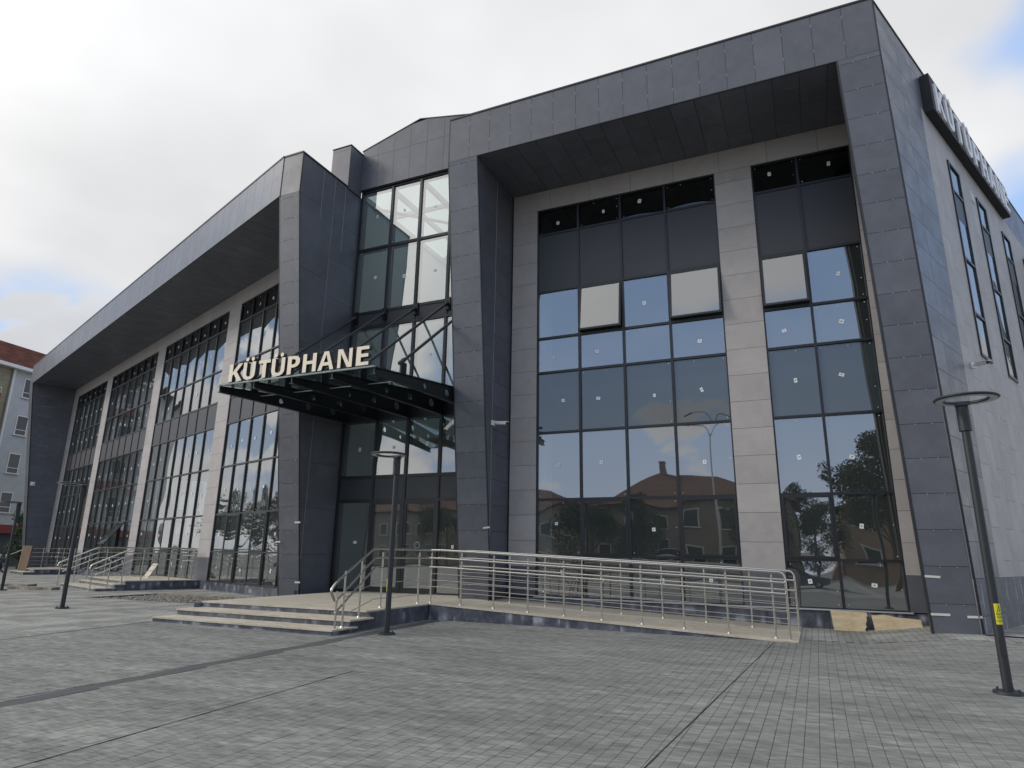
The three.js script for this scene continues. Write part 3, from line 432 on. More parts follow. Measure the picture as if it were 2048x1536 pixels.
// ---------------------------------------------------------------- entrance platform, steps and ramp
const slabsOf = (p, name, m, x0, x1, n, y0, y1, z0, z1) => { for (let i = 0; i < n; i++) mesh(p, name, bx(x0 + (x1 - x0) * i / n + .002, x0 + (x1 - x0) * (i + 1) / n - .002, y0, y1, z0, z1), m); };
{
  const p = thing('entrance_steps', 'beige stone platform with three dark-faced steps and a long ramp at the main entrance', 'steps');
  const x0 = -13.2, xr = -8.5;
  [[-10.35, .1], [-10.95, .225], [-11.62, .35]].forEach(([z, y], i) => {
    const zb = i === 2 ? z - .45 : z - .75;
    slabsOf(p, 'tread', M.trav, x0, xr + (i === 2 ? 0 : .18 - i * .06), 4, y - .032, y, zb, z + .02);
    slabsOf(p, 'riser', M.granite, x0 + .02, xr + .16 - i * .07, 5, i ? y - .16 : -.03, y - .033, z - .03, z);
  });
  for (let i = 0; i < 6; i++) for (let j = 0; j < 6; j++) { const a = x0 + (xr - x0) * i / 6, z = -12.08 - j * .86; mesh(p, 'paving_slab', bx(a + .0015, a + (xr - x0) / 6 - .0015, PLAT - .03, PLAT, z - .858, z), M.trav); }
  mesh(p, 'platform_body', merge([bx(x0 + .04, xr - .01, -.1, PLAT - .031, -17.2, -11.68), bx(x0 + .04, xr + .05, -.1, .19, -11.7, -10.99), bx(x0 + .04, xr + .12, -.1, .066, -11, -10.39)]), M.granite);
  // dark side facing towards the ramp
  for (let i = 0; i < 4; i++) { const z1 = -10.98 - i * .75, z0 = Math.max(z1 - .75, -13.98); mesh(p, 'side_panel', board([[xr + .0, -.05, z1], [xr + .0, -.05, z0], [xr + .0, i ? PLAT - .033 : .19, z0], [xr + .0, i ? PLAT - .033 : .19, z1]], .02, .002), M.granite); }
  for (let i = 0; i < 7; i++) { const z1 = -10.4 - i * .98; mesh(p, 'side_panel', board([[x0 + .01, -.05, z1 - .98], [x0 + .01, -.05, z1], [x0 + .01, i ? PLAT - .033 : .066, z1], [x0 + .01, i ? PLAT - .033 : .066, z1 - .98]], .02, .002), M.granite); }
  // ramp
  const xe = -0.45, zr = -14.0, zk = -17.18, hy = x => PLAT * clampf((xe - .1 - x) / (xe - .1 - xr)) + .012;
  const n = 12; for (let i = 0; i < n; i++) for (let j = 0; j < 4; j++) { const a = xr + (xe - xr) * i / n, b = xr + (xe - xr) * (i + 1) / n, z1 = zr - (zr - zk) * j / 4, z0 = zr - (zr - zk) * (j + 1) / 4; mesh(p, 'ramp_slab', board([[a, hy(a), z1], [b, hy(b), z1], [b, hy(b), z0], [a, hy(a), z0]], .028, .0015), M.trav); }
  for (let i = 0; i < 11; i++) { const a = xr + .02 + i * .66, b = a + .66; if (hy(b) > .03) mesh(p, 'side_panel', board([[a, -.06, zr - .02], [b, -.06, zr - .02], [b, hy(b) - .03, zr - .02], [a, hy(a) - .03, zr - .02]], .03, .0022), M.granite); }
  mesh(p, 'ramp_body', board([[xr, -.2, zr - .04], [-1.2, -.2, zr - .04], [-1.2, .0, zr - .04], [xr, PLAT - .03, zr - .04]], 3.1), M.granite);
}
// ---------------------------------------------------------------- stainless railings
// line: [x, ground y, z] corners; feet: posts along it
function railing(o, line, feet, endDrop = true) {
  const up = (h, dz = 0) => line.map(([x, y, z]) => [x, y + h, z + dz]);
  const first = line[0], last = line[line.length - 1];
  mesh(o, 'handrail', pipe(endDrop ? [...up(1.24), [last[0] + .02, last[1] + 1.0, last[2]], [last[0] + .02, last[1], last[2]]] : up(1.24), .027, .12, 10), M.steel);
  for (const h of [1.05, .84]) mesh(o, 'grab_rail', pipe(up(h, .05), .021, .1, 8), M.steel);
  for (const h of [.68, .53, .38, .14]) mesh(o, 'rod', pipe(up(h), .0075, .05, 6), M.steel);
  for (const [x, y, z] of feet) {
    const p = mesh(o, 'post', merge([bar([x, y, z], [x, y + 1.17, z], .021, 10), bar([x, y + 1.16, z], [x, y + 1.23, z], .009, 6)]), M.steel);
    mesh(p, 'post_base', bar([x, y, z], [x, y + .03, z], .045, 12, .026), M.steel);
    mesh(p, 'bracket', merge([bar([x, y + .98, z], [x, y + 1.03, z + .05], .006, 5), bar([x, y + .77, z], [x, y + .82, z + .05], .006, 5)]), M.steel);
  }
}
{
  const rampY = x => PLAT * clampf((-0.55 - x) / 7.95) + .012, Zr = -14.28;
  const o = thing('ramp_railing', 'long stainless steel railing along the outer edge of the ramp, by the paved plaza', 'railing');
  const feet = []; for (let x = -7.79; x < -0.7; x += .867) feet.push([x, rampY(x), Zr]);
  railing(o, [[-8.66, PLAT, Zr], [-8.3, PLAT, Zr], [-0.62, .012, Zr]], [[-8.62, PLAT, Zr], ...feet]);
  const b = thing('ramp_railing', 'stainless steel railing along the inner edge of the ramp, beside the windows', 'railing');
  const fb = []; for (let x = -7.3; x < -.9; x += .98) fb.push([x, rampY(x), -16.02]);
  railing(b, [[-8.75, PLAT, -16.02], [-8.3, PLAT, -16.02], [-0.5, .012, -16.02]], [[-8.72, PLAT, -16.02], ...fb]);
  const s = thing('step_railing', 'short stainless steel railing going down the entrance steps beside the lamp post', 'railing');
  const L = [[-8.42, 0, -10.5], [-8.48, .1, -10.78], [-8.6, .35, -11.9], [-8.72, PLAT, -12.4], [-8.75, PLAT, -13.95], [-8.66, PLAT, -14.24]];
  const up = h => L.map(([x, y, z]) => [x, y + h, z]);
  mesh(s, 'handrail', pipe([[-8.4, .62, -10.42], [-8.39, .8, -10.28], [-8.4, .92, -10.42], [-8.48, 1.3 - .1, -11.0], [-8.66, 1.59, -11.95], ...up(1.24).slice(4)], .027, .09, 10), M.steel);
  for (const h of [1.05, .84]) mesh(s, 'grab_rail', pipe([[-8.42, h - .45, -10.5], [-8.66, PLAT + h, -12.0], ...up(h).slice(4)], .021, .1, 8), M.steel);
  for (const h of [.53, .2]) mesh(s, 'rod', pipe([[-8.5, h + .1, -10.8], [-8.64, PLAT + h, -12.0], ...up(h).slice(4)], .0075, .05, 6), M.steel);
  for (const [x, y, z, h] of [[-8.42, .0, -10.52, .78], [-8.44, .1, -10.76, 1.05], [-8.58, .225, -11.45, 1.12], [-8.74, PLAT, -12.4, 1.17], [-8.77, PLAT, -13.95, 1.17]]) { const p = mesh(s, 'post', bar([x, y, z], [x, y + h, z], .021, 10), M.steel); mesh(p, 'post_base', bar([x, y, z], [x, y + .03, z], .045, 12, .026), M.steel); }
}
// side doors' steps in front of the left wing: wing axes
const wingThing = (name, label, cat, grp) => thing(name, label, cat, LO, LT, grp);
{
  const p = wingThing('side_steps', 'small beige-topped stone landing with three steps at the side door of the long glass wing', 'steps');
  const xa = -14.2, xb = -9.25; // landing
  slabsOf(p, 'landing_slab', M.trav, xa, xb, 4, .32, .35, .08, 2.75);
  slabsOf(p, 'tread', M.trav, xa, xb, 3, .195, .225, 2.7, 3.1); slabsOf(p, 'tread', M.trav, xa, xb + .1, 3, .07, .1, 3.05, 3.75);
  slabsOf(p, 'riser', M.granite, xa + .02, xb - .02, 3, .226, .319, 2.68, 2.73); slabsOf(p, 'riser', M.granite, xa + .02, xb - .02, 3, .101, .194, 3.02, 3.07); slabsOf(p, 'riser', M.granite, xa + .02, xb + .08, 3, -.05, .069, 3.66, 3.72);
  mesh(p, 'platform_body', merge([bx(xa + .03, xb - .03, -.1, .319, .1, 2.69), bx(xa + .03, xb - .03, -.1, .194, 2.6, 3.03), bx(xa + .03, xb + .05, -.1, .069, 3, 3.67)]), M.granite);
  for (let i = 0; i < 4; i++) mesh(p, 'side_panel', board([[xb - .005, -.05, 2.68 - i * .65], [xb - .005, -.05, 2.68 - (i + 1) * .65], [xb - .005, .318, 2.68 - (i + 1) * .65], [xb - .005, .318, 2.68 - i * .65]], .02, .002), M.granite);
  const stairRail = (label, x) => {
    const o = wingThing('side_railing', label, 'railing');
    mesh(o, 'handrail', pipe([[x, .78, 3.95], [x, .92, 3.9], [x, 1.55, 2.55], [x, 1.55, .35]], .027, .1, 8), M.steel);
    for (const h of [.2, .42]) mesh(o, 'grab_rail', pipe([[x, .98 - h, 3.75], [x, 1.55 - h, 2.5], [x, 1.55 - h, .3]], .021, .1, 8), M.steel);
    for (const h of [.65, .85, 1.05]) mesh(o, 'rod', pipe([[x, 1.15 - h, 3.35], [x, 1.55 - h, 2.5], [x, 1.55 - h, .3]], .0075, .05, 6), M.steel);
    for (const [z, y, h] of [[3.85, 0, .82], [3.3, .1, 1.0], [2.85, .225, 1.1], [2.2, .35, 1.15], [1.2, .35, 1.15], [.35, .35, 1.2]]) mesh(o, 'post', bar([x, y, z], [x, y + h, z], .021, 8), M.steel);
  };
  stairRail('stainless steel stair railing on the entrance side of the small landing', xb - .1); stairRail('stainless steel stair railing on the far side of the small landing', xa + .1);
  const w = wingThing('landing_screen_railing', 'stainless steel railing across the small landing beside the glass wall', 'railing');
  for (const h of [1.5, 1.28, 1.07]) mesh(w, 'grab_rail', pipe([[xb - .1, h, .3], [-10.6, h, .3]], .02, .05, 8), M.steel);
  for (const x of [-9.6, -10.1, -10.6]) mesh(w, 'post', bar([x, .35, .3], [x, 1.5, .3], .02, 8), M.steel);
  const q = wingThing('far_steps', 'low stone step block with a steel railing at the far door of the glass wing', 'steps');
  slabsOf(q, 'tread', M.trav, -31.8, -27.6, 3, .27, .3, .1, 2.2); slabsOf(q, 'tread', M.trav, -31.2, -27.6, 3, .12, .15, 2.1, 2.7); mesh(q, 'platform_body', merge([bx(-31.78, -27.62, -.1, .268, .1, 2.15), bx(-31.18, -27.62, -.1, .118, 2.1, 2.66)]), M.granite);
  const fr = wingThing('far_railing', 'distant stainless steel railing around the far step block', 'railing');
  for (const h of [1.45, 1.2, .95, .7, .5]) mesh(fr, 'rail', pipe([[-27.75, h, .3], [-31.6, h, .3], [-31.6, h, 2.0]], h > .9 ? .022 : .009, .1, 6), M.steel);
  mesh(fr, 'handrail', pipe([[-31.6, 1.45, 2.0], [-31.6, 1.0, 2.9]], .025, .1, 6), M.steel);
  for (const [x, z] of [[-27.75, .3], [-29, .3], [-30.3, .3], [-31.6, .3], [-31.6, 1.1], [-31.6, 2.0], [-31.4, 2.0]]) mesh(fr, 'post', bar([x, .3, z], [x, 1.48, z], .022, 8), M.steel);
  const dp = (nm, lb, cx, cz, tilt, w_, h_, m) => { const o = wingThing(nm, lb, 'slab'); const g = bx(-w_ / 2, w_ / 2, 0, h_, -.015, .015); g.rotateX(tilt); g.translate(cx, .352, cz); mesh(o, 'slab_body', g, m); };
  dp('stone_offcut', 'pale stone offcut leaning on the railing of the small landing', -11.5, 1.35, -.5, .6, .65, M.trav);
}
// ---------------------------------------------------------------- street lamps with ring heads
let lampProto;
{
  const cv = document.createElement('canvas'); cv.width = 256; cv.height = 384; const c = cv.getContext('2d');
  c.fillStyle = '#d8cf2a'; c.fillRect(0, 0, 256, 384); c.strokeStyle = '#111'; c.lineWidth = 14; c.lineJoin = 'round'; c.beginPath(); c.moveTo(128, 40); c.lineTo(214, 196); c.lineTo(42, 196); c.closePath(); c.stroke();
  c.fillStyle = '#111'; c.beginPath(); c.moveTo(140, 82); c.lineTo(106, 138); c.lineTo(128, 138); c.lineTo(114, 180); c.lineTo(152, 122); c.lineTo(130, 122); c.closePath(); c.fill();
  c.font = 'bold 62px sans-serif'; c.textAlign = 'center'; c.fillText('ÖLÜM', 128, 272); c.font = 'bold 46px sans-serif'; c.fillText('TEHLİKESİ', 128, 338);
  const ct = new THREE.CanvasTexture(cv); ct.colorSpace = THREE.SRGBColorSpace; const warn = std({ map: ct, roughness: .5 });
  const spots = [[1.925, -10.075, 3.5, 'dark ring-headed lamp post with a yellow warning label beside the side corner of the building', .6], [-7.6, -11.05, 3.38, 'dark ring-headed lamp post standing right beside the entrance steps railing', -1.35], [-17.72, -11.26, 3.12, 'dark ring-headed lamp post between the gravel patch and the open plaza', 2.6], [-26.6, -14.65, 3.06, 'dark ring-headed lamp post far along the glass wing toward the apartment block', 2.6]];
  spots.forEach(([x, z, h, lb, st], i) => {
    const o = thing('street_lamp', lb, 'street lamp', [x, gnd(x, z), z], 0, 'ring lamps along the plaza');
    mesh(o, 'pole', bar([0, 0, 0], [0, h - .3, 0], .054, 20, .049), M.lamp);
    mesh(o, 'collar', bar([0, h - .34, 0], [0, h + .02, 0], .073, 24, .073), M.lamp);
    const bp = new THREE.CylinderGeometry(.155, .16, .03, 32); bp.translate(0, .018, 0); const nuts = [0, 1, 2, 3].map(k => { const g = new THREE.CylinderGeometry(.013, .013, .035, 6); g.translate(.115 * Math.cos(k * 1.571 + .6), .045, .115 * Math.sin(k * 1.571 + .6)); return g; });
    mesh(o, 'base_plate', merge([bp, ...nuts]), M.lamp);
    const prof = [[.23, -.01], [.345, -.017], [.362, 0], [.345, .017], [.23, .013], [.23, -.01]].map(([a, b]) => new THREE.Vector2(a, b)), rg = new THREE.LatheGeometry(prof, 64); rg.translate(0, h + .025, .3);
    const rm = mesh(o, 'ring_head', rg, M.lamp);
    const lg = new THREE.RingGeometry(.25, .335, 64); lg.rotateX(Math.PI / 2); lg.translate(0, h + .006, .3); mesh(rm, 'diffuser', lg, M.lens);
    mesh(o, 'arm', merge([bx(-.07, .07, h - .01, h + .04, -.06, .09)]), M.lamp);
    mesh(o, 'service_door', bx(-.025, .025, .42, .62, .045, .055), M.lamp);
    const sg = new THREE.CylinderGeometry(.0546, .0546, .24, 24, 1, true, st - .95, 1.9); sg.translate(0, .9, 0); if (i < 2) mesh(o, 'warning_label', sg, warn);
  });
}
// ---------------------------------------------------------------- small things at the building
{
  const jag = (pts, label, pos, lean, turn) => { // travertine offcut with a broken edge, leaning on the plinth
    const o = thing('stone_slab', label, 'slab', pos, turn), s = new THREE.Shape(pts.map(p => new THREE.Vector2(...p))), g = new THREE.ExtrudeGeometry(s, { depth: .03, bevelEnabled: true, bevelSize: .003, bevelThickness: .003, bevelSegments: 1 });
    g.rotateX(-lean); mesh(o, 'slab_body', g, M.beigeStone); return o;
  };
  const y0 = gnd(.6, -17);
  jag([[.04, 0], [.66, -.0], [.64, .05], [.68, .1], [.665, .16], [.7, .24], [.69, .3], [.72, .33], [.71, .4], [0, .42]], 'squarish beige travertine offcut leaning against the dark plinth', [.17, .0, -16.88], .22, 0);
  jag([[.04, 0], [.95, 0], [.92, .27], [.7, .285], [.52, .29], [.42, .31], [.3, .335], [.16, .34], [.1, .325], [0, .325]], 'long beige travertine offcut with a broken top edge beside the dark corner pillar', [.97, .03, -16.88], .22, 0);
}
function bulletCam(label, pos, turn, pitch) {
  const o = thing('security_camera', label, 'camera', pos, turn);
  mesh(o, 'mount', merge([bx(-.07, .07, -.07, .07, 0, .07), bar([0, 0, .07], [0, 0, .16], .022, 10)]), M.whitePlastic);
  const b = bar([0, 0, 0], [0, 0, .3], .042, 14), sh = bx(-.046, .046, .03, .05, -.02, .36), h = merge([b, sh]); h.rotateX(pitch); h.translate(0, -.01, .14); mesh(o, 'body', h, M.whitePlastic);
  const l = bar([0, 0, .3], [0, 0, .345], .038, 14); l.rotateX(pitch); l.translate(0, -.01, .14); mesh(o, 'lens', l, M.blackPlastic);
}
bulletCam('white bullet camera on the pillar beside the entrance glass, under the canopy', [-8.92, 5.1, -15.72], -Math.PI * .62, .5);
bulletCam('white bullet camera with black lens on the inner side of the frame pillar', [-7.93, 5.06, -16.03], Math.PI * .5, .08);
bulletCam('white bullet camera on the pale side wall near the corner', [2.345 + .398 * 3.45 + .01, 5.97, -14.664 - .917 * 3.45 + .005], Math.atan2(.917, .398) - .6, .1);
{ const o = thing('dome_camera', 'small white camera on the dark end wall of the glass wing', 'camera', LO, LT); const g = new THREE.SphereGeometry(.1, 14, 8, 0, 6.283, 0, 1.6); g.rotateZ(-Math.PI / 2); g.translate(-36.44, 5.75, 1.55); mesh(o, 'dome', g, M.whitePlastic); mesh(o, 'mount', bx(-36.5, -36.42, 5.62, 5.88, 1.42, 1.68), M.whitePlastic); }
{ const o = thing('ground_cable', 'black cable lying on the ground around the building corner', 'cable'); mesh(o, 'cable', pipe([[2.72, .2, -15.35], [2.95, .2, -15.3], [3.4, .2, -15.2], [4.6, .2, -14.7], [6, .2, -14.4]], .012, .1, 6), M.blackPlastic); }
// ---------------------------------------------------------------- the ground
{
  const far = std({ map: T.farPave, roughness: .8, bumpMap: T.farPave, bumpScale: .004 }), joint = std({ color: col(.175, .176, .168), roughness: .95 });
  const sheet = (x0, x1, z0, z1, y, nx = 1, nz_ = 1) => { const g = new THREE.PlaneGeometry(x1 - x0, z1 - z0, nx, nz_); g.rotateX(-Math.PI / 2); g.translate((x0 + x1) / 2, 0, (z0 + z1) / 2); const p = g.attributes.position, u = g.attributes.uv; for (let i = 0; i < p.count; i++) { p.setY(i, y + gnd(p.getX(i), p.getZ(i))); u.setXY(i, p.getX(i), p.getZ(i)); } g.computeVertexNormals(); return g; };
  const bx0 = -13.08, bx1 = 4.8, bz0 = -14.64, bz1 = -2.4;
  const landG = new THREE.PlaneGeometry(1400, 1400); landG.rotateX(-Math.PI / 2); landG.translate(0, -.1, 0);
  const land = new THREE.Mesh(landG, std({ color: col(.16, .155, .145), roughness: .95 })); land.name = 'ground'; land.userData = { kind: 'structure', label: 'grey ground reaching to the horizon', category: 'ground' }; scene.add(land);
  const pav = new THREE.Group(); pav.name = 'pavement'; pav.userData = { kind: 'structure', label: 'grey stamped brick-pattern paving of the plaza', category: 'pavement' }; scene.add(pav);
  mesh(pav, 'paving_bed', sheet(bx0, bx1, bz0, bz1, -.0075, 120, 90), joint);
  // far paving, with an opening left for the unfinished patch
  const pit = [-21.2, -16.9, -16.7, -14.2];
  mesh(pav, 'far_paving', merge([sheet(bx1, 30, -40, 30, -.001, 30, 60), sheet(bx0, bx1, bz1, 30, -.001), sheet(bx0, bx1, -24, bz0, -.001, 40, 40), sheet(-70, pit[0], -45, 30, -.001), sheet(pit[1], bx0, -45, 30, -.001), sheet(pit[0], pit[1], pit[3], 30, -.001), sheet(pit[0], pit[1], -45, pit[2], -.001)]), far);
  // bricks: one piece, chamfered; tones follow broad worn patches
  const c = .003, w = BW / 2 - .0006, l = BL / 2 - .0006, q = [[-w, -.008, -l], [w, -.008, -l], [w, -.008, l], [-w, -.008, l], [-w + c, 0, -l + c], [w - c, 0, -l + c], [w - c, 0, l - c], [-w + c, 0, l - c]];
  const mkBrick = (ou, ov) => { const pos = [], uv = [], f = (a, b, d, e) => { for (const k of [a, b, d, a, d, e]) { pos.push(...q[k]); uv.push(ou + q[k][2], ov + q[k][0]); } }; f(7, 6, 5, 4); f(3, 2, 6, 7); f(1, 0, 4, 5); f(2, 1, 5, 6); f(0, 3, 7, 4); const g = new THREE.BufferGeometry(); g.setAttribute('position', new THREE.Float32BufferAttribute(pos, 3)); g.setAttribute('uv', new THREE.Float32BufferAttribute(uv, 2)); g.computeVertexNormals(); return g; };
  
  const N = new ImprovedNoise(), tone = (x, z) => { let t = .8 * N.noise(x * .35 + 3, z * .9, 1.2) + .6 * N.noise(x * .9, z * 2.6, 5.5) + .14 * N.noise(x * 5, z * 7, 2.5); return clampf(.5 + .7 * t + rr(-.045, .045)); };
  const tcol = t => { const k = .25 + .125 * t; return col(k * 1.03, k * 1.035, k * (.97 + .04 * (1 - t))); };
  const NT = 14, mats = Array.from({ length: NT }, (_, i) => std({ color: tcol((i + .5) / NT), map: T.paver, bumpMap: T.paverBump, bumpScale: .005, roughness: .7 }));
  const list = [];
  const cut = z => -1.3 + (-5.2 - z) * .05, cut2 = z => -5.5 - (z + 4) * -.055 * 1, band = z => -7.45 + (z + 4.3) * .078;
  for (let i = 0, x = bx0 + BW / 2; x < bx1 - .03; x += BW, i++) for (let z = bz0 + (i % 2 ? BL / 2 : BL); z < bz1; z += BL) {
    if (x > -13.1 && x < -8.3 && z < -10.55) continue; if (x > -8.5 && x < -.7 && z < -14.25) continue;
    const p = new V3(x, 0, z).project(camera); if (p.z > 1 || Math.abs(p.x) > 1.35 || p.y < -1.5 || z > -2.5) continue;
    if (Math.abs(x - band(z)) < .15) continue;
    list.push([x, z, Math.hypot(x, z), Math.abs(p.x) < .99 && Math.abs(p.y) < .99]);
  }
  const order = list.filter(b => b[3]).sort((a, b) => a[2] - b[2]).slice(0, 300), near = new Set(order), rest = list.filter(b => !near.has(b));
  const dY = () => rr(-.0016, .0016), tilt = o => { o.rotation.x = rr(-.004, .004); o.rotation.z = rr(-.006, .006); };
  for (const b of order) { const t = tone(b[0], b[1]), o = mesh(pav, 'brick', mkBrick(b[1], b[0]), mats[Math.min(NT - 1, Math.floor(t * NT))]); o.position.set(b[0], dY(), b[1]); tilt(o); }
  const white = std({ map: T.paver, bumpMap: T.paverBump, bumpScale: .005, roughness: .7, vertexColors: true }), dm = new THREE.Object3D();
  const all = rest.map(b => { const g = mkBrick(b[1], b[0]), t = tcol((Math.min(NT - 1, Math.floor(tone(b[0], b[1]) * NT)) + .5) / NT), n = g.attributes.position.count, ca = new Float32Array(n * 3); for (let i = 0; i < n; i++) ca.set([t.r, t.g, t.b], i * 3); g.setAttribute('color', new THREE.BufferAttribute(ca, 3)); dm.position.set(b[0], dY() + gnd(b[0], b[1]), b[1]); tilt(dm); dm.rotation.z += Math.atan((gnd(b[0] + .05, b[1]) - gnd(b[0] - .05, b[1])) / .1); dm.rotation.x -= Math.atan((gnd(b[0], b[1] + .05) - gnd(b[0], b[1] - .05)) / .1); dm.updateMatrix(); return g.applyMatrix4(dm.matrix); });
  const fieldM = mesh(pav, 'brick_field', mergeGeometries(all), white); fieldM.userData.kind = 'stuff'; dm.rotation.set(0, 0, 0);
  // smooth dark strip and saw cuts across the paving
  const strip = (fx, z0, z1, w_, y) => board([[fx(z0) - w_, y, z0], [fx(z0) + w_, y, z0], [fx(z1) + w_, y, z1], [fx(z1) - w_, y, z1]], .01);
  mesh(pav, 'joint_strip', strip(z => band(z), -2.5, -13.9, .125, -.003), std({ color: col(.075, .077, .08), roughness: .8 }));
  mesh(pav, 'saw_cut', strip(cut, -3, -13.95, .0055, .0035), M.core); mesh(pav, 'saw_cut', strip(z => -5.25 + (z + 3) * .09, -2.6, -7.5, .005, .0035), M.core); mesh(pav, 'saw_cut', strip(z => -12.1 + (z + 5) * .2, -4, -10.3, .012, .0035), M.core);
  // unfinished patch: sunk bed with broken stone
  mesh(pav, 'patch_bed', sheet(pit[0], pit[1], pit[2], pit[3], -.05), std({ color: col(.2, .185, .16), roughness: 1 }));
  mesh(pav, 'patch_edge', merge([bx(pit[0], pit[1], -.08, .025, pit[2] - .12, pit[2]), bx(pit[1], pit[1] + .1, -.08, .02, pit[2], pit[3])]), std({ map: T.gravel, roughness: .95 }));
  const sg = [0].map(k => { const g = new THREE.IcosahedronGeometry(1, 0), p = g.attributes.position; for (let i = 0; i < p.count; i++) { const s = 1 + .35 * N.noise(p.getX(i) * 2 + k * 9, p.getY(i) * 2, p.getZ(i) * 2); p.setXYZ(i, p.getX(i) * s, p.getY(i) * s * .7, p.getZ(i) * s); } g.computeVertexNormals(); return g; });
  sg.forEach((g, k) => { const n = 2100, im = new THREE.InstancedMesh(g, std({ color: col(.3, .275, .235), roughness: .95 }), n); im.name = 'gravel'; im.userData = { kind: 'stuff', label: 'loose broken stone in the unfinished patch of paving', category: 'gravel' }; for (let i = 0; i < n; i++) { const x = pit[0] + (pit[1] - pit[0]) * (1 - Math.pow(rnd(), 1.4)), s = rr(.012, .045); dm.position.set(x, -.045 + rr(0, .05) * sstep(pit[0], pit[1], x), pit[2] + (pit[3] - pit[2]) * rnd()); dm.rotation.set(rr(0, 6), rr(0, 6), rr(0, 6)); dm.scale.setScalar(s); dm.updateMatrix(); im.setMatrixAt(i, dm.matrix); const t = rr(.6, 1.15); im.setColorAt(i, col(t, t, t)); } dm.scale.setScalar(1); dm.rotation.set(0, 0, 0); scene.add(im); im.name = numbered('gravel'); });
  for (const [x, z, w_, d_, t] of [[-30.5, -15.8, 2.4, .35, .3], [-27.3, -15.2, 1.9, .3, .3]]) { const o = thing('concrete_slab', x < -29 ? 'flat broken concrete slab lying nearest the apartment block' : 'flat broken concrete slab lying near the small landing', 'slab', [x, 0, z], t); const s = new THREE.Shape([[0, 0], [w_, -.1], [w_, d_], [.3, d_ * .8]].map(p => new THREE.Vector2(...p))), g = new THREE.ExtrudeGeometry(s, { depth: .1, bevelEnabled: false }); g.rotateX(-Math.PI / 2); mesh(o, 'slab_body', g, std({ map: T.gravel, roughness: .95 })); }
  const st = thing('white_batten', 'thin white batten lying on the paving', 'batten', [-26.6, .012, -16.2], .95); mesh(st, 'batten', merge([bx(-.55, .55, 0, .04, -.03, .03), bx(-.55, -.53, .04, .05, -.03, .03)]), M.whitePlastic);
}
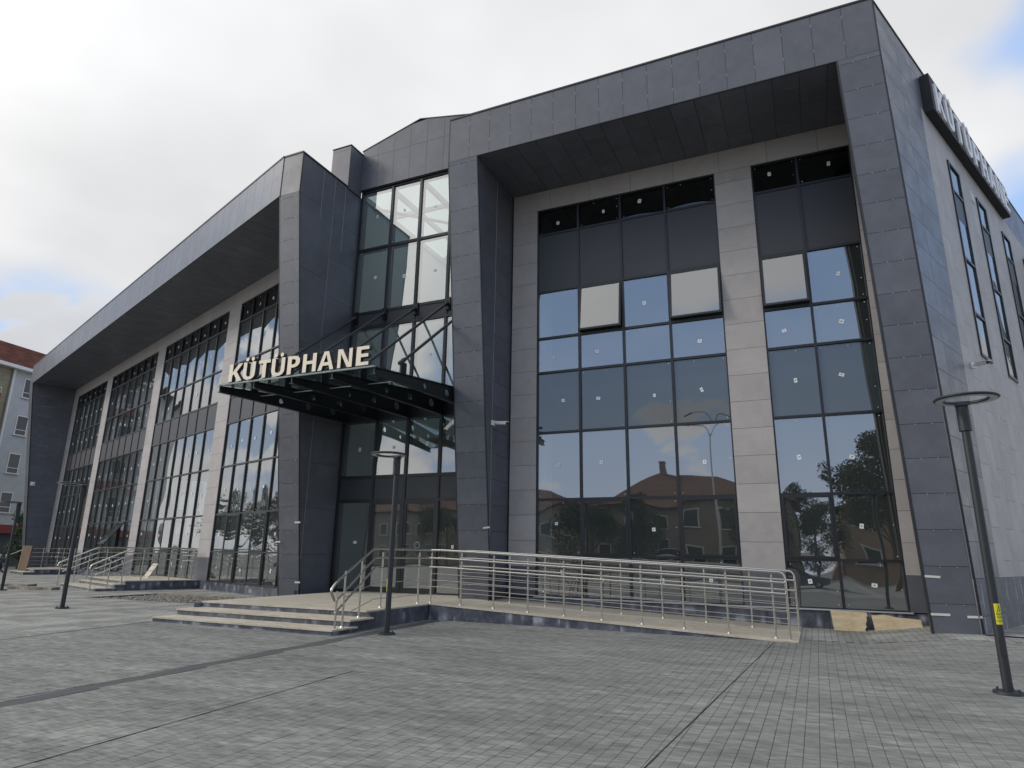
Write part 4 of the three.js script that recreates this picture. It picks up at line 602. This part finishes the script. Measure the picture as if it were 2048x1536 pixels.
// ---------------------------------------------------------------- neighbours
M.oldTile = std({ map: tex(256, 1.5, mottled([88, 60, 52], 0.4, 56)), roughness: .9 });
const faced = (p, name, m, g) => mesh(p, name, g, m);
{ // apartment block beyond the far end; its front faces +x
  const ap = thing('apartment_block', 'pale brick apartment block with red tiled roof beyond the end of the library', 'building', [-58, 0, -30], 9 * D);
  // local: front on plane x = 0, z along the front; seen part around z = 1 .. -2
  const white = std({ map: tex(256, 1.2, (u, v) => { const k = mottled([186, 187, 187], .05, 90)(u, v), r = Math.floor(v * 12), fy = v * 12 - r, fx = (u * 4 + (r % 2) * .5) % 1, j = fy < .1 || fx < .03 ? .9 : 1; return k.map(a => a * j); }), roughness: .9 }), beige = std({ map: tex(256, 2, mottled([142, 135, 114], .08, 95)), roughness: .9 }), red = std({ color: col(.22, .035, .03), roughness: .7 });
  const z0 = -26, z1 = 5.5, eave = 15.5;
  faced(ap, 'wall', white, bx(-11, -.02, 2.6, eave, z0, z1));
  faced(ap, 'ground_storey', std({ color: col(.07, .075, .078), roughness: .8 }), bx(-11, -.25, 0, 2.6, z0, z1));
  faced(ap, 'red_band', red, bx(-11, .12, 2.55, 3.2, z0, z1));
  const frame = std({ color: col(.7, .7, .7), roughness: .5 }), blind = std({ color: col(.2, .19, .2), roughness: .7 });
  for (let zc = -24.5, i = 0; zc < 5; zc += 2.35, i++) {
    const stone = i % 4 === 3;
    if (stone) { for (let y = 3.2; y < eave - .1; y += .62) mesh(ap, 'stone_course', board([[.02, y, zc + .95], [.02, y, zc - .75], [.02, y + .62, zc - .75], [.02, y + .62, zc + .95]], .05, .01), beige); mesh(ap, 'corner_strip', bx(-.02, .06, 3.2, eave, zc - 1.0, zc - .78), frame); continue; }
    for (let f = 0; f < 4; f++) {
      const y = 4.16 + f * 3.08, h = 1.5, wd = .42, wn = sub(ap, 'window');
      mesh(wn, 'frame', merge([bx(-.03, .03, y, y + h, zc - wd - .07, zc - wd), bx(-.03, .03, y, y + h, zc + wd, zc + wd + .07), bx(-.03, .03, y + h, y + h + .07, zc - wd - .07, zc + wd + .07), bx(-.03, .03, y + .38, y + .43, zc - wd, zc + wd)]), frame);
      mesh(wn, 'sill', bx(-.03, .12, y - .08, y, zc - wd - .15, zc + wd + .15), frame);
      const g = new THREE.PlaneGeometry(2 * wd, h); g.rotateY(Math.PI / 2); g.translate(.0, y + h / 2, zc); mesh(wn, 'pane', g, std({ color: col(.05, .055, .06), roughness: .08 }));
    }
  }
  for (const [zb, i] of [[1.9, 0], [-12.6, 1]]) for (let f = 1; f < 4; f++) { const b = sub(ap, 'balcony'), y = 3.3 + f * 3.08; mesh(b, 'slab', bx(0, 1.1, y, y + .55, zb, zb + 2.6), red); mesh(b, 'railing', merge([bx(1.02, 1.06, y + .95, y + 1.0, zb, zb + 2.6), ...Array.from({ length: 14 }, (_, k) => bx(1.03, 1.05, y + .55, y + .95, zb + k * .19, zb + k * .19 + .03))]), frame); }
  mesh(ap, 'downpipe', merge([bar([.1, 3.2, .62], [.1, eave, .62], .06, 8)]), beige);
  mesh(ap, 'gutter', bx(-.1, .62, eave - .04, eave + .22, z0 - .5, z1 + .5), frame);
  // hipped roof with rows of tiles
  const rise = 3.4, run = 6.1, rf = sub(ap, 'roof');
  const slope = (a, b, c2, d) => board([a, b, c2, d], .06), E = eave + .2;
  mesh(rf, 'roof_side', slope([.6, E, z1 + .5], [.6, E, z0 - .5], [-5.5, E + rise, z0 + 5], [-5.5, E + rise, z1 - 5]), M.roofTile);
  mesh(rf, 'roof_end', slope([-11.6, E, z1 + .5], [.6, E, z1 + .5], [-5.45, E + rise, z1 - 5], [-5.55, E + rise, z1 - 5]), M.roofTile);
  mesh(rf, 'roof_side', slope([-11.6, E, z0 - .5], [-11.6, E, z1 + .5], [-5.5, E + rise, z1 - 5], [-5.5, E + rise, z0 + 5]), M.roofTile);
  const rows = []; for (let k = 1; k < 24; k++) { const t = k / 24, y = E + rise * t + .03, x = .6 - run * t; rows.push(board([[x + .05, y - .02, z1 + .5 - 5.5 * t], [x + .05, y - .02, z0 - .5 + 5.5 * t], [x, y + .03, z0 - .5 + 5.5 * t], [x, y + .03, z1 + .5 - 5.5 * t]], .05)); rows.push(board([[-11.6 + run * t, y - .02, z1 + .55 - 5.5 * t], [.6 - run * t, y - .02, z1 + .55 - 5.5 * t], [.6 - run * t, y + .03, z1 + .5 - 5.5 * t], [-11.6 + run * t, y + .03, z1 + .5 - 5.5 * t]], .05)); }
  const tr = mesh(rf, 'tile_row', merge(rows), M.roofTile); tr.userData.kind = 'stuff';
}
{
  const b = thing('wooden_board', 'brown wooden board leaning upright beside the far railing', 'board', [-43.3, 0, -24.75], -.25); const g = bx(-.75, .75, 0, 1.6, -.03, .03); g.rotateX(-.06); mesh(b, 'board_face', g, M.wood); const e = bx(-.8, -.75, 0, 1.6, -.05, .05); e.rotateX(-.06); mesh(b, 'edge_batten', e, std({ color: col(.45, .36, .25), roughness: .8 }));
  const s = thing('motor_scooter', 'black motor scooter with a white mirror parked by the apartment block', 'scooter', [-45.2, 0, -24.3], .5); s.scale.setScalar(.8);
  for (const x of [-.6, .62]) { const w = sub(s, 'wheel'); const t = new THREE.TorusGeometry(.2, .07, 8, 20); t.translate(x, .27, 0); mesh(w, 'tyre', t, M.blackPlastic); mesh(w, 'rim', (() => { const r = new THREE.CylinderGeometry(.13, .13, .08, 14); r.rotateX(Math.PI / 2); r.translate(x, .27, 0); return r; })(), M.silver); }
  const bs = new THREE.Shape([[-.75, .45], [-.55, .3], [.1, .22], [.4, .28], [.5, .85], [.42, .9], [.28, .45], [0, .42], [-.1, .68], [-.8, .74]].map(p => new THREE.Vector2(...p))), bg = new THREE.ExtrudeGeometry(bs, { depth: .24, bevelEnabled: true, bevelSize: .03, bevelThickness: .04, bevelSegments: 2 }); bg.translate(0, 0, -.12); mesh(s, 'body', bg, M.blackPlastic);
  mesh(s, 'seat', bx(-.8, -.05, .72, .82, -.14, .14), M.blackPlastic); mesh(s, 'handlebar', merge([bar([.44, .85, 0], [.4, 1.05, 0], .03, 8), bar([.4, 1.05, -.33], [.4, 1.05, .33], .018, 8)]), M.blackPlastic);
  for (const z of [-.3, .3]) { const m = new THREE.SphereGeometry(.09, 12, 8); m.scale(.35, .8, 1); m.translate(.4, 1.28, z); mesh(s, 'mirror', merge([m, bar([.4, 1.05, z], [.4, 1.25, z], .01, 6)]), M.whitePlastic); }
  mesh(s, 'fork', merge([bar([.62, .27, -.06], [.46, .85, -.05], .02, 6), bar([.62, .27, .06], [.46, .85, .05], .02, 6)]), M.silver);
}
// trees: tapered trunk, limbs, leaf clumps through the crown's volume
function tree(name, label, x, z, h, R, tint, n = 9000) {
  const o = thing(name, label, 'tree', [x, 0, z], rr(0, 6));
  const limbs = [bar([0, 0, 0], [.1, h * .45, .05], .2, 9, .13), bar([.1, h * .45, .05], [0, h * .85, 0], .13, 7, .03)], cl = [];
  for (let k = 0; k < 9; k++) { const a = k * 2.4, y = h * rr(.14, .55), e = [Math.cos(a) * R * rr(.5, .85), y + R * rr(.2, .8), Math.sin(a) * R * rr(.5, .85)]; limbs.push(bar([.08, y, .04], e, .06, 6, .015)); cl.push([e, R * rr(.32, .5)]); }
  for (let k = 0; k < 10; k++) cl.push([[rr(-.6, .6) * R, h * rr(.5, .95), rr(-.6, .6) * R], R * rr(.3, .48)]);
  mesh(o, 'trunk', merge(limbs), M.bark);
  const P = [], Nn = [], L = new V3(), U = new V3(), W = new V3();
  for (let i = 0; i < n; i++) {
    const [c, r] = cl[Math.floor(rnd() * cl.length)]; U.set(rr(-1, 1), rr(-1, 1), rr(-1, 1)); if (U.length() > 1) { i--; continue; } const d = U.clone().multiplyScalar(r);
    L.set(c[0] + d.x, c[1] + d.y * .8, c[2] + d.z); U.set(rr(-1, 1), rr(-1, .4), rr(-1, 1)).normalize(); W.set(rr(-1, 1), rr(-1, 1), rr(-1, 1)).cross(U).normalize(); const s = rr(.1, .2), q = L.clone().addScaledVector(U, s), a = L.clone().addScaledVector(W, s * .4).addScaledVector(U, s * .5), b = L.clone().addScaledVector(W, -s * .4).addScaledVector(U, s * .5), nn = W.clone().cross(U);
    for (const v of [L, a, q, L, q, b]) { P.push(v.x, v.y, v.z); Nn.push(nn.x, nn.y, nn.z); }
  }
  const g = new THREE.BufferGeometry(); g.setAttribute('position', new THREE.Float32BufferAttribute(P, 3)); g.setAttribute('normal', new THREE.Float32BufferAttribute(Nn, 3)); mesh(o, 'crown', g, std({ color: tint, roughness: .8, side: THREE.DoubleSide }));
}
tree('shrub_tree', 'small dark green tree by the apartment block behind the end of the library', -51.5, -29.2, 4.3, .95, col(.09, .13, .06), 2600);
// what stands across the street and is mirrored in the glass
tree('street_tree', 'tall dark conifer across the plaza mirrored in the corner windows', 4.0, 8, 9.2, 3.1, col(.03, .045, .022), 20000);
tree('street_tree', 'dark tree standing before the front of the tiled house', -13, 19, 6.2, 2.2, col(.035, .05, .025));
tree('street_tree', 'wide dark tree before the chimney end of the tiled house', -17.5, 20.5, 6.8, 2.8, col(.035, .05, .024));
tree('street_tree', 'dark round tree between the tiled house and the brown house', -4.2, 21.5, 6.0, 2.6, col(.03, .045, .022));
tree('street_tree', 'tall dense tree filling the gap between the two tiled houses', .4, 26.5, 7.4, 2.5, col(.035, .05, .025), 12000);
tree('street_tree', 'broad green tree beside the tiled house across the street', -26, 24, 7.5, 2.6, col(.05, .075, .03));
tree('street_tree', 'tall dark tree before the long building, mirrored in the entrance doors', -40, 34, 8, 3.4, col(.035, .05, .025));
tree('street_tree', 'round green tree mirrored low in the long glass wing', -62, -16, 7, 3.2, col(.04, .06, .03));
tree('street_tree', 'slim green tree mirrored low in the long glass wing', -66, -11.5, 8, 2.6, col(.045, .065, .03));
function house(name, label, x0, x1, z0, z1, eave, rise, wallM) {
  const o = thing(name, label, 'building'), cz = (z0 + z1) / 2, inset = (z1 - z0) / 2, ov = .6;
  mesh(o, 'wall', bx(x0, x1, 0, eave, z0, z1), wallM);
  const E = eave + .05, r = sub(o, 'roof');
  mesh(r, 'roof_side', board([[x1 + ov, E, z0 - ov], [x0 - ov, E, z0 - ov], [x0 + inset, E + rise, cz], [x1 - inset, E + rise, cz]], .08), M.oldTile); mesh(r, 'roof_side', board([[x0 - ov, E, z1 + ov], [x1 + ov, E, z1 + ov], [x1 - inset, E + rise, cz], [x0 + inset, E + rise, cz]], .08), M.oldTile);
  mesh(r, 'roof_end', board([[x0 - ov, E, z0 - ov], [x0 - ov, E, z1 + ov], [x0 + inset, E + rise, cz], [x0 + inset, E + rise, cz - .01]], .08), M.oldTile); mesh(r, 'roof_end', board([[x1 + ov, E, z1 + ov], [x1 + ov, E, z0 - ov], [x1 - inset, E + rise, cz], [x1 - inset, E + rise, cz + .01]], .08), M.oldTile);
  mesh(o, 'chimney', merge([bx(x0 + inset, x0 + inset + .7, eave, E + rise + 1, cz - .4, cz + .3), bx(x0 + inset - .08, x0 + inset + .78, E + rise + 1, E + rise + 1.15, cz - .48, cz + .38)]), wallM);
  const fr = std({ color: col(.6, .6, .58), roughness: .6 }), gl = std({ color: col(.04, .045, .05), roughness: .08 });
  for (let x = x0 + 1.6; x < x1 - 1; x += 2.7) for (let y = 1.1; y < eave - 1.3; y += 2.9) { const w = sub(o, 'window'); mesh(w, 'frame', merge([bx(x - .65, x - .55, y, y + 1.4, z0 - .06, z0 + .02), bx(x + .55, x + .65, y, y + 1.4, z0 - .06, z0 + .02), bx(x - .65, x + .65, y + 1.4, y + 1.5, z0 - .06, z0 + .02), bx(x - .75, x + .75, y - .1, y, z0 - .14, z0 + .02)]), fr); mesh(w, 'pane', bx(x - .55, x + .55, y, y + 1.4, z0 - .02, z0), gl); }
  return o;
}
house('tiled_house', 'pale plastered house with hipped red tile roof across the street', -19, -1.5, 24, 36, 6.2, 2.9, std({ map: tex(128, 3, mottled([128, 118, 106], .12, 121)), roughness: .9 }));
house('tiled_house', 'dim brown house with low red roof beside the pale plastered house', 2.5, 16, 30, 42, 6.2, 2.6, std({ map: tex(128, 3, mottled([150, 126, 108], .1, 120)), roughness: .9 }));
house('long_house', 'long pale building with red roof at the far side of the street', -92, -25, 40, 52, 7, 3.2, std({ map: tex(128, 3, mottled([132, 126, 116], .12, 122)), roughness: .9 }));
function car(name, label, x, z, turn, paint) {
  const o = thing(name, label, 'car', [x, 0, z], turn), gl = std({ color: col(.02, .025, .03), roughness: .05 }), pm = new THREE.MeshPhysicalMaterial({ color: paint, roughness: .35, clearcoat: 1, clearcoatRoughness: .05 });
  const ex = (pts, d, m, nm, bev = .05) => { const g = new THREE.ExtrudeGeometry(new THREE.Shape(pts.map(p => new THREE.Vector2(...p))), { depth: d, bevelEnabled: true, bevelSize: bev, bevelThickness: bev, bevelSegments: 3 }); g.translate(0, 0, -d / 2); return mesh(o, nm, g, m); };
  ex([[-2.15, .35], [-1.85, .3], [1.9, .3], [2.2, .42], [2.18, .72], [1.25, .95], [-1.9, 1.0], [-2.2, .85]], 1.62, pm, 'body'); ex([[-1.85, .98], [-1.35, 1.42], [.1, 1.45], [1.15, .95]], 1.36, gl, 'glasshouse'); ex([[-1.3, 1.44], [-1.2, 1.49], [0, 1.5], [.12, 1.46]], 1.28, pm, 'roof', .03);
  for (const wx of [-1.35, 1.4]) for (const wz of [-.82, .82]) { const w = sub(o, 'wheel'), t = new THREE.TorusGeometry(.25, .085, 10, 28); t.translate(wx, .33, wz); mesh(w, 'tyre', t, M.blackPlastic); const sp = []; for (let k = 0; k < 5; k++) { const a = k * 1.2566; sp.push(bar([wx, .33, wz * 1.06], [wx + .21 * Math.cos(a), .33 + .21 * Math.sin(a), wz * 1.06], .025, 6)); } const rm = new THREE.TorusGeometry(.2, .02, 6, 24); rm.translate(wx, .33, wz * 1.05); mesh(w, 'rim', merge([...sp, rm]), M.silver); }
  for (const zz of [-.6, .6]) { const h = new THREE.SphereGeometry(.12, 10, 8); h.scale(.7, .7, 1.2); h.translate(2.17, .66, zz); mesh(o, 'headlight', h, M.lens); const t = new THREE.SphereGeometry(.1, 10, 8); t.scale(.5, .8, 1.3); t.translate(-2.2, .8, zz); mesh(o, 'tail_light', t, std({ color: col(.3, .01, .01), roughness: .3 })); const mi = new THREE.SphereGeometry(.09, 8, 6); mi.translate(.75, 1.05, zz * 1.62); mesh(o, 'wing_mirror', mi, pm); }
}
car('parked_car', 'blue-grey car parked behind the viewpoint, mirrored in the corner windows', -1.25, 3.2, 0, col(.06, .075, .11));
car('parked_car', 'silver car parked across the plaza, mirrored in the lower windows', -9, 15, 0, col(.35, .36, .37));
{ const o = thing('tall_street_light', 'tall street light with two curved arms across the street', 'street light', [-6.8, 0, 20]); mesh(o, 'pole', bar([0, 0, 0], [0, 11.5, 0], .1, 12, .06), M.silver); for (const s of [-1, 1]) { mesh(o, 'arm', pipe([[0, 11.2, 0], [s * .4, 12.3, 0], [s * 2.1, 12.6, 0]], .045, .6, 8), M.silver); mesh(o, 'lamp_head', merge([bx(s * 2.1 - .35, s * 2.1 + .35, 12.54, 12.66, -.13, .13), bx(s * 2.1 - .25, s * 2.1 + .25, 12.5, 12.54, -.1, .1)]), M.lamp); } }

scene.traverse(o => { if (o.isMesh) { o.castShadow = true; o.receiveShadow = true; } });
renderer.render(scene, camera);
